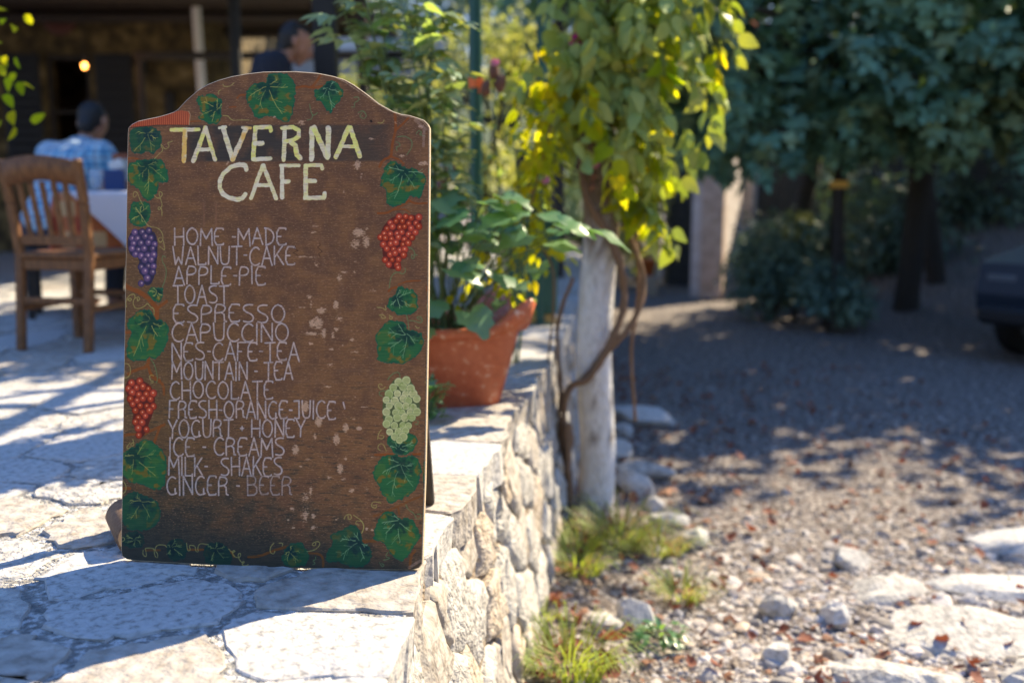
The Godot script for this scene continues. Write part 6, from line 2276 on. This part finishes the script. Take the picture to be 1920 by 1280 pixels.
func build_people():
	var tan_skin := surf([[0.0, lin(0.30, 0.14, 0.08)], [1.0, lin(0.42, 0.21, 0.13)]], 0.02, 4.0, 0.5, 111)
	tan_skin.subsurf_scatter_enabled = true
	tan_skin.subsurf_scatter_strength = 0.15
	var hair := plain(lin(0.012, 0.010, 0.009), 0.6)
	# --- man in a checked shirt, seated with his back to us, forearms on the table
	var p := thing("person", "person in a light blue checked short sleeved shirt seated at the table, back turned", "person", Vector3(-2.74, 0, -6.0), deg_to_rad(-16.0))
	# local -z is forward
	var hipL := Vector3(-0.09, 0.53, 0.02)
	var hipR := Vector3(0.09, 0.53, 0.02)
	var chest := Vector3(0, 0.86, -0.16)
	var neck := Vector3(0, 1.02, -0.29)
	var shL := Vector3(-0.185, 0.97, -0.22)
	var shR := Vector3(0.185, 0.97, -0.22)
	var elL := Vector3(-0.27, 0.80, -0.30)
	var elR := Vector3(0.28, 0.80, -0.28)
	var wrL := Vector3(-0.06, 0.80, -0.48)
	var wrR := Vector3(0.16, 0.83, -0.50)
	var body := [[hipL, hipR, 0.12, 0.12], [Vector3(0, 0.6, 0.01), chest, 0.13, 0.145], [chest + Vector3(-0.07, 0.03, 0), chest + Vector3(0.07, 0.03, 0), 0.115, 0.115], [chest, neck, 0.10, 0.055], [shL, shR, 0.06, 0.06], [neck, neck + Vector3(0, 0.08, -0.06), 0.053, 0.052],
		[shL, elL, 0.055, 0.042], [elL, wrL, 0.041, 0.028], [shR, elR, 0.055, 0.042], [elR, wrR, 0.041, 0.028], [hipL, Vector3(-0.13, 0.52, -0.40), 0.085, 0.06], [hipR, Vector3(0.13, 0.52, -0.40), 0.085, 0.06],
		[Vector3(-0.13, 0.52, -0.40), Vector3(-0.13, 0.09, -0.34), 0.055, 0.04], [Vector3(0.13, 0.52, -0.40), Vector3(0.13, 0.09, -0.34), 0.055, 0.04], [Vector3(-0.13, 0.05, -0.32), Vector3(-0.14, 0.035, -0.48), 0.042, 0.033], [Vector3(0.13, 0.05, -0.32), Vector3(0.14, 0.035, -0.48), 0.042, 0.033]]
	body.append_array(hand_bones(wrL, (wrL - elL).normalized(), Vector3(0, -0.7, -0.7).normalized(), 1.0, 0.5))
	body.append_array(hand_bones(wrR, Vector3(-0.35, 0.1, -0.9).normalized(), Vector3(-0.5, -0.8, 0.1).normalized(), -1.0, 0.6))
	part("body", skin(body, 0.011, 0.03), tan_skin, p)
	var plaid := plain(Color.WHITE, 0.85)
	var im := Image.create_empty(128, 128, false, Image.FORMAT_RGB8)
	for y in 128:
		for x in 128:
			var c := Color(0.60, 0.82, 0.90)
			if x % 64 < 22:
				c = c.lerp(Color(0.23, 0.45, 0.62), 0.55)
			if y % 64 < 22:
				c = c.lerp(Color(0.23, 0.45, 0.62), 0.55)
			if absi(x % 64 - 42) < 5 or absi(y % 64 - 42) < 5:
				c = c.lerp(Color(0.52, 0.40, 0.46), 0.6)
			if absi(x % 64 - 56) < 2 or absi(y % 64 - 56) < 2:
				c = c.lerp(Color(0.85, 0.9, 0.92), 0.7)
			im.set_pixel(x, y, c)
	plaid.albedo_texture = ImageTexture.create_from_image(im)
	plaid.uv1_triplanar = true
	plaid.uv1_scale = Vector3.ONE * 6.5
	plaid.uv1_triplanar_sharpness = 8.0
	plaid.rim_enabled = true
	var shirt := [[Vector3(-0.06, 0.56, 0.02), Vector3(0.06, 0.56, 0.02), 0.132, 0.132], [Vector3(0, 0.6, 0.01), chest, 0.155, 0.168], [chest + Vector3(-0.08, 0.03, 0), chest + Vector3(0.08, 0.03, 0), 0.135, 0.135], [chest + Vector3(0, 0.04, 0), neck + Vector3(0, -0.005, 0.005), 0.125, 0.075], [shL, shR, 0.078, 0.078], [shL, shL.lerp(elL, 0.72), 0.076, 0.068], [shR, shR.lerp(elR, 0.72), 0.076, 0.068]]
	var sh := part("shirt", skin(shirt, 0.012, 0.04), plaid, p)
	var col := begin()
	var ring := []
	for k in 15:
		var a := PI * 0.25 + PI * 1.5 * k / 14.0 - PI / 2
		ring.append(neck + Vector3(cos(a) * 0.072, 0.035 + 0.012 * sin(a), sin(a) * 0.068 - 0.01))
	tube(col, ring, [0.014], 8)
	part("collar", done(col), plaid, sh)
	part("trousers", skin([[hipL, hipR, 0.135, 0.135], [hipL, Vector3(-0.13, 0.52, -0.40), 0.10, 0.078], [hipR, Vector3(0.13, 0.52, -0.40), 0.10, 0.078], [Vector3(-0.13, 0.52, -0.40), Vector3(-0.13, 0.12, -0.34), 0.073, 0.062], [Vector3(0.13, 0.52, -0.40), Vector3(0.13, 0.12, -0.34), 0.073, 0.062]], 0.014, 0.03), plain(lin(0.03, 0.035, 0.05), 0.9), p)
	head_parts(p, neck + Vector3(0.01, 0.155, -0.085), Basis(Vector3.UP, deg_to_rad(6.0)) * Basis(Vector3.RIGHT, deg_to_rad(-34.0)), tan_skin, hair, false)
	# --- man standing under the porch in a dark T-shirt, looking down
	var w := thing("person", "person with short dark hair in a black T-shirt standing beside the porch post, looking down", "person", Vector3(-1.43, 0, -6.12), deg_to_rad(-72.0))
	var n2 := Vector3(0, 1.52, -0.05)
	var sL := Vector3(-0.185, 1.475, 0.0)
	var sR := Vector3(0.185, 1.475, 0.0)
	var eL := Vector3(-0.235, 1.19, -0.02)
	var eR := Vector3(0.235, 1.19, -0.02)
	var kL := Vector3(-0.12, 1.08, -0.25)
	var kR := Vector3(0.12, 1.08, -0.25)
	var legs := [[Vector3(-0.09, 0.92, 0), Vector3(-0.10, 0.50, -0.01), 0.088, 0.058], [Vector3(-0.10, 0.50, -0.01), Vector3(-0.11, 0.09, 0.03), 0.055, 0.038], [Vector3(0.09, 0.92, 0), Vector3(0.10, 0.50, -0.01), 0.088, 0.058], [Vector3(0.10, 0.50, -0.01), Vector3(0.11, 0.09, 0.03), 0.055, 0.038]]
	var b2 := [[Vector3(-0.07, 0.93, 0), Vector3(0.07, 0.93, 0), 0.115, 0.115], [Vector3(0, 1.0, 0), Vector3(0, 1.28, 0), 0.115, 0.13], [Vector3(-0.07, 1.28, 0), Vector3(0.07, 1.28, 0), 0.11, 0.11], [Vector3(0, 1.3, 0), n2, 0.10, 0.055], [sL, sR, 0.06, 0.06], [n2, n2 + Vector3(0, 0.08, -0.08), 0.056, 0.054],
		[sL, eL, 0.054, 0.042], [eL, kL, 0.041, 0.029], [sR, eR, 0.054, 0.042], [eR, kR, 0.041, 0.029], [Vector3(-0.11, 0.05, 0.05), Vector3(-0.13, 0.035, -0.13), 0.042, 0.034], [Vector3(0.11, 0.05, 0.05), Vector3(0.13, 0.035, -0.13), 0.042, 0.034]]
	b2.append_array(legs)
	b2.append_array(hand_bones(kL, (kL - eL).normalized(), Vector3(0.8, -0.5, 0).normalized(), 1.0, 0.5))
	b2.append_array(hand_bones(kR, (kR - eR).normalized(), Vector3(-0.8, -0.5, 0).normalized(), -1.0, 0.5))
	part("body", skin(b2, 0.011, 0.03), tan_skin, w)
	part("shirt", skin([[Vector3(-0.07, 0.93, 0), Vector3(0.07, 0.93, 0), 0.135, 0.135], [Vector3(0, 1.0, 0), Vector3(0, 1.32, 0), 0.14, 0.15], [Vector3(-0.08, 1.32, 0), Vector3(0.08, 1.28, 0), 0.13, 0.13], [Vector3(0, 1.34, 0.03), Vector3(0, 1.47, 0.02), 0.14, 0.105], [Vector3(0, 1.3, 0), n2 + Vector3(0, -0.02, 0.01), 0.12, 0.075], [sL, sR, 0.076, 0.076], [sL, sL.lerp(eL, 0.7), 0.074, 0.066], [sR, sR.lerp(eR, 0.7), 0.074, 0.066]], 0.012, 0.04), plain(lin(0.012, 0.016, 0.028), 0.9), w)
	var tl := [[Vector3(-0.07, 0.90, 0), Vector3(0.07, 0.90, 0), 0.125, 0.125]]
	for l in legs:
		tl.append([l[0], l[1], float(l[2]) + 0.016, float(l[3]) + 0.02])
	part("trousers", skin(tl, 0.014, 0.03), plain(lin(0.02, 0.022, 0.03), 0.9), w)
	head_parts(w, n2 + Vector3(0, 0.10, -0.085), Basis(Vector3.RIGHT, deg_to_rad(-24.0)), tan_skin, hair, false)

# ---------------------------------------------------------------- the parked car
func build_car():
	# front corner of a dark blue car, mostly outside the picture; its nose points down the path
	var c := thing("parked_car", "dark blue car parked in shade at the edge of the path", "car", Vector3(6.5, LOW, -9.6), deg_to_rad(125.0))
	c.scale = Vector3.ONE * 1.05
	var paint := plain(lin(0.012, 0.022, 0.040), 0.25)
	paint.clearcoat_enabled = true
	paint.clearcoat = 0.6
	var prof := [Vector2(-2.05, 0.35), Vector2(-2.12, 0.60), Vector2(-2.05, 0.86), Vector2(-1.15, 1.00), Vector2(-0.35, 1.55), Vector2(0.2, 1.66), Vector2(1.5, 1.66), Vector2(1.95, 1.55), Vector2(2.08, 0.95), Vector2(2.08, 0.38)]
	var st := begin()
	st.set_smooth_group(-1)
	var lens := [0.74, 0.80, 0.83, 0.84, 0.84]
	var half := func(p: Vector2) -> float: return 0.84 - 0.22 * smoothstep(0.95, 1.7, p.y) - 0.06 * smoothstep(1.6, 2.1, absf(p.x))
	for s in [-1.0, 1.0]:
		for i in prof.size() - 1:
			var a: Vector2 = prof[i]
			var b: Vector2 = prof[i + 1]
			var w1: float = half.call(a)
			var w2: float = half.call(b)
			ot(st, Vector3(0, 0.8, 0), Vector3(s * w1, a.y, a.x), Vector3(s * w2, b.y, b.x), Vector3(s * 0.84, 0.7, 0))
		ot(st, Vector3(0, 0.8, 0), Vector3(s * half.call(prof[0]), 0.35, -2.05), Vector3(s * half.call(prof[9]), 0.38, 2.08), Vector3(s * 0.84, 0.7, 0))
	for i in prof.size():
		var a: Vector2 = prof[i]
		var b: Vector2 = prof[(i + 1) % prof.size()]
		var w1: float = half.call(a)
		var w2: float = half.call(b)
		oq(st, Vector3(0, 0.8, 0), Vector3(-w1, a.y, a.x), Vector3(w1, a.y, a.x), Vector3(w2, b.y, b.x), Vector3(-w2, b.y, b.x))
	part("body", done(st), paint, c)
	var glass := plain(lin(0.02, 0.03, 0.035), 0.06)
	var ws := begin()
	ws.set_smooth_group(-1)
	oq(ws, Vector3(0, 0.6, 0), Vector3(-0.72, 1.06, -1.09), Vector3(0.72, 1.06, -1.09), Vector3(0.60, 1.52, -0.42), Vector3(-0.60, 1.52, -0.42))
	part("windscreen", done(ws), glass, c)
	for s in [-1.0, 1.0]:
		var sw := begin()
		sw.set_smooth_group(-1)
		oq(sw, Vector3(0, 0.6, 0), Vector3(s * 0.845, 1.02, -0.85), Vector3(s * 0.845, 1.02, 0.25), Vector3(s * 0.70, 1.53, 0.2), Vector3(s * 0.70, 1.53, -0.25))
		oq(sw, Vector3(0, 0.6, 0), Vector3(s * 0.845, 1.02, 0.32), Vector3(s * 0.845, 1.02, 1.5), Vector3(s * 0.70, 1.53, 1.35), Vector3(s * 0.70, 1.53, 0.28))
		part("side_window", done(sw), glass, c)
		slab("headlight", Vector3(0.30, 0.12, 0.12), Vector3(s * 0.58, 0.72, -2.03), plain(lin(0.12, 0.13, 0.14), 0.1), c, 0.03)
		slab("wing_mirror", Vector3(0.16, 0.12, 0.10), Vector3(s * 0.95, 1.05, -0.75), paint, c, 0.03)
	slab("bumper", Vector3(1.5, 0.16, 0.14), Vector3(0, 0.42, -2.09), M.black, c, 0.04)
	slab("grille", Vector3(0.7, 0.12, 0.06), Vector3(0, 0.70, -2.10), M.black, c, 0.02)
	for s in [-1.0, 1.0]:
		for z in [-1.35, 1.35]:
			var tyre := begin()
			lathe(tyre, [Vector2(0.19, -0.095), Vector2(0.29, -0.10), Vector2(0.315, -0.07), Vector2(0.32, 0.0), Vector2(0.315, 0.07), Vector2(0.29, 0.10), Vector2(0.19, 0.095)], 28)
			var t := part("tyre", done(tyre), plain(lin(0.012, 0.012, 0.012), 0.85), c)
			t.transform = Transform3D(Basis(Vector3.BACK, PI / 2), Vector3(s * 0.76, 0.32, z))
			var rim := begin()
			lathe(rim, [Vector2(0.0, 0.06), Vector2(0.05, 0.07), Vector2(0.07, 0.045), Vector2(0.16, 0.05), Vector2(0.195, 0.085), Vector2(0.195, -0.08), Vector2(0.0, -0.08)], 24)
			part("rim", done(rim), plain(lin(0.10, 0.10, 0.11), 0.4, 0.7), t)

# ---------------------------------------------------------------- loose stones, grass, leaves on the ground
func build_rocks_and_litter():
	var rocks := [
		[0.56, -4.35, 0.26, 0.07, 0.13, 0.6, "slanting flat grey slab leaning at the foot of the whitewashed post"],
		[0.66, -4.65, 0.34, 0.06, 0.16, 0.2, "long flat slab lying just behind the slanting slab by the post"],
		[0.74, -5.75, 0.46, 0.08, 0.20, -0.1, "long bluish slab lying furthest back beyond the post"],
		[0.60, -5.35, 0.13, 0.06, 0.10, 0.5, "small grey stone before the long bluish slab"],
		[0.52, -4.95, 0.24, 0.06, 0.14, 0.9, "flat stone half hidden behind the whitewashed post's foot"],
		[0.62, -4.12, 0.09, 0.05, 0.07, 0.3, "small pale block in front of the slanting slab"],
		[0.39, -2.98, 0.13, 0.09, 0.10, 0.4, "white lumpy stone beside the bright green weed"],
		[0.29, -2.93, 0.10, 0.04, 0.08, 1.2, "flat bluish pebble between white lumpy stone and wall"],
		[0.72, -3.72, 0.13, 0.05, 0.08, 0.2, "white flat stone among dead leaves beyond the grass"],
		[0.66, -3.95, 0.20, 0.03, 0.07, -0.5, "thin tan stone strip beside the grass tufts"],
		[0.86, -3.05, 0.12, 0.05, 0.09, 0.8, "pale angular stone at the border of gravel and bedrock"],
		[1.02, -2.98, 0.10, 0.05, 0.07, 0.1, "cream stone lying between bedrock and gravel"],
		[0.78, -2.72, 0.09, 0.05, 0.08, 2.0, "cream round stone near the bottom of the gravel"],
		[1.25, -3.52, 0.16, 0.05, 0.10, 0.3, "grey stone standing alone on the shaded gravel"],
	]
	var k := 0
	var mats := [M.limestone, M.limestone_b, M.pebble]
	for q in rocks:
		var r := part("stone", rock(Vector3(q[2], q[3] * 1.8, q[4] * 1.5), 60 + k, 3), mats[k % 3])
		r.position = Vector3(q[0] * K, ground_y(q[0] * K, q[1] * K) + q[3] * 0.35, q[1] * K)
		r.scale = Vector3.ONE * K
		r.rotation = Vector3(rnd(-0.15, 0.15) + (0.35 if k == 0 else 0.0), q[5], rnd(-0.12, 0.12) - (0.4 if k == 0 else 0.0))
		tag(r, q[6], "stone", "loose stones by the path")
		k += 1
	# flat bedrock showing through the path
	var beds := [[1.35, -2.92, 0.62, 0.40, "broad pale bedrock slab at the near edge of the path"], [1.72, -3.30, 0.55, 0.34, "bluish bedrock slab behind the broad pale slab"], [1.12, -2.60, 0.50, 0.26, "narrow sunlit bedrock slab nearest the wall"], [2.05, -3.05, 0.60, 0.40, "bedrock slab at the far right edge of the path"], [1.62, -2.62, 0.55, 0.30, "low bedrock slab nearest the viewer"], [2.0, -3.75, 0.50, 0.28, "shaded bedrock slab farthest up the path"], [1.28, -3.22, 0.36, 0.22, "grey bedrock hump beside the shaded gravel"]]
	k = 0
	for q in beds:
		var r := part("bedrock", rock(Vector3(q[2], 0.16, q[3]), 90 + k, 4), mats[(k + 1) % 2])
		r.position = Vector3(q[0] * K, ground_y(q[0] * K, q[1] * K) - 0.03, q[1] * K)
		r.scale = Vector3.ONE * K
		r.rotation = Vector3(rnd(-0.06, 0.06), rnd(-0.5, 0.5), rnd(-0.06, 0.06))
		tag(r, q[4], "bedrock", "bedrock slabs in the path")
		k += 1
	# gravel
	for v in 4:
		var xf := []
		var cols := []
		for i in 5200:
			var z := -2.6 - pow(rng.randf(), 1.5) * 6.5
			var x := wall_x(z) + 0.15 + rng.randf() * (0.5 - z * 0.48)
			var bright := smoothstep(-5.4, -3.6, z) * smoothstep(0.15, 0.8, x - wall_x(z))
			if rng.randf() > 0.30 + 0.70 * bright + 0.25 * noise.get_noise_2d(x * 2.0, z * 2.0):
				continue
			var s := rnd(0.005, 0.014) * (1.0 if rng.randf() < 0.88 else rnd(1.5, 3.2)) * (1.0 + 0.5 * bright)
			var b := Basis(rand_dir(), rnd(0, TAU)).scaled(Vector3(1.0, rnd(0.4, 0.75), rnd(0.7, 1.0)) * s * 1.6)
			b = Basis(Vector3.UP, rnd(0, TAU)) * Basis(Vector3.RIGHT, rnd(-0.3, 0.3)).scaled_local(Vector3(1.0, rnd(0.35, 0.7), rnd(0.7, 1.0)) * s * 1.8)
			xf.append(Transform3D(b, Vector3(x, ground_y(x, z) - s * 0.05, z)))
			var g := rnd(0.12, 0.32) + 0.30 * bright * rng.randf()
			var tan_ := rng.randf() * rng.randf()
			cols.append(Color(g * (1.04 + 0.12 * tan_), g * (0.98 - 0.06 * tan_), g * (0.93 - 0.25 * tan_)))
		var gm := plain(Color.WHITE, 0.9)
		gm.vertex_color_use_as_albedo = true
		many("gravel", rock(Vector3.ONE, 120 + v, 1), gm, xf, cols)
	# fallen leaves, mostly along the wall's foot and under the tree
	var dl := [leaf_mesh("vine", 0.4, -0.5, 50), leaf_mesh("fig", -0.3, 0.6, 51), leaf_mesh("ovate", 0.5, -0.7, 52)]
	for v in 3:
		var xf := []
		for i in 420:
			var z := -2.7 - pow(rng.randf(), 1.3) * 6.0
			var d := pow(rng.randf(), 1.8) * 2.6 + 0.12
			var x := wall_x(z) + d
			var t := Basis(Vector3.UP, rnd(0, TAU)) * Basis(Vector3.RIGHT, rnd(-0.5, 0.5)) * Basis(Vector3.BACK, rnd(-0.6, 0.6))
			xf.append(Transform3D(t.scaled_local(Vector3.ONE * rnd(0.02, 0.055)), Vector3(x, ground_y(x, z) + 0.018, z)))
		many("fallen_leaves", dl[v], M.dry_leaf[v], xf, [])
	# single big dry leaves one can point at
	var singles := [[0.30, -2.80, 0.10, "large curled reddish leaf before the white lumpy stone"], [0.26, -3.78, 0.09, "reddish dry leaf at the foot of the whitewashed post"], [0.27, -2.58, 0.09, "reddish leaf lying nearest the bright grass"], [0.74, -4.35, 0.10, "rust coloured leaf beside the flat slabs by the post"], [0.36, -2.52, 0.08, "brown curled leaf at the very bottom beside the gravel"], [0.82, -4.2, 0.09, "orange brown leaf on dark ground past the slabs"]]
	k = 0
	for q in singles:
		var l := part("dry_leaf", dl[k % 2], M.dry_leaf[k % 2])
		l.transform = Transform3D((Basis(Vector3.UP, k * 1.7) * Basis(Vector3.RIGHT, -0.3)).scaled_local(Vector3.ONE * q[2]), Vector3(q[0] * K, ground_y(q[0] * K, q[1] * K) + 0.03, q[1] * K))
		tag(l, q[3], "leaf", "large dry leaves")
		k += 1
	# grass along the foot of the wall
	var tufts := [[0.16, -2.62, 0.19, 240, 0, "bright sunlit grass tuft at the wall's foot nearest the viewer"], [0.23, -3.36, 0.16, 170, 0, "small green tuft in front of the whitewashed post"], [0.42, -3.72, 0.21, 260, 1, "large yellowing grass tuft right of the post's foot"], [0.56, -3.66, 0.16, 160, 1, "grass tuft beside the thin tan stone"], [0.58, -3.22, 0.13, 140, 1, "dry grass tuft standing among gravel"], [0.27, -3.62, 0.13, 120, 0, "green tuft between wall and post"], [0.10, -2.95, 0.07, 40, 0, "thin grass sprig growing out of the wall's foot"]]
	for q in tufts:
		var st := begin()
		var st2 := begin()
		for i in q[3]:
			var to := st2 if (q[4] == 1 and i % 3 == 0) or i % 9 == 0 else st
			to.set_smooth_group(0)
			var a := rnd(0, TAU)
			var r: float = sqrt(rng.randf()) * q[2] * 0.55
			var root := Vector3(cos(a) * r, -0.01, sin(a) * r)
			var d := Vector3(cos(a) * rnd(0.2, 0.9), 1.0, sin(a) * rnd(0.2, 0.9)).normalized()
			var l: float = q[2] * rnd(0.5, 1.1)
			var w := rnd(0.0015, 0.0028)
			var s := Vector3(-sin(a + 0.6), 0, cos(a + 0.6)) * w
			var p1 := root + d * l * 0.5
			var p2 := root + d * l * 0.85 + Vector3(cos(a), -0.25, sin(a)) * l * 0.22
			var p3 := root + d * l * 0.95 + Vector3(cos(a), -0.7, sin(a)) * l * 0.42
			quad(to, root - s, root + s, p1 + s, p1 - s)
			quad(to, p1 - s, p1 + s, p2 + s * 0.7, p2 - s * 0.7)
			tri(to, p2 - s * 0.7, p2 + s * 0.7, p3)
		var g := thing("grass_tuft", q[5], "grass tuft", Vector3(q[0] * K, ground_y(q[0] * K, q[1] * K), q[1] * K), 0.0, "grass tufts along the wall")
		g.scale = Vector3.ONE * K
		part("blades", done(st), M.grass, g).set_meta("kind", "stuff")
		part("dry_blades", done(st2), M.grass_dry, g).set_meta("kind", "stuff")
	var weed := thing("weed", "low bright green leafy weed in front of the white lumpy stone", "weed", Vector3(0.52, ground_y(0.52, -3.27), -3.27))
	weed.scale = Vector3.ONE * 1.2
	var wl := leaf_mesh("ovate", 0.3, 0.5, 55)
	for i in 60:
		var d := rand_dir()
		var l := part("leaf", wl, M.broad_leaf[i % 3], weed)
		l.transform = Transform3D(leaf_basis(Vector3(d.x, 0.4 * absf(d.y), d.z), Vector3.UP + d * 0.4, rnd(0.022, 0.042)), Vector3(d.x * 0.06, rnd(0.01, 0.05), d.z * 0.05))
	var ws := begin()
	for i in 7:
		tube(ws, [Vector3.ZERO, Vector3(rnd(-0.03, 0.03), 0.03, rnd(-0.03, 0.03)), Vector3(rnd(-0.06, 0.06), 0.045, rnd(-0.06, 0.06))], [0.002], 5)
	part("stem", done(ws), M.stem, weed).set_meta("kind", "stuff")
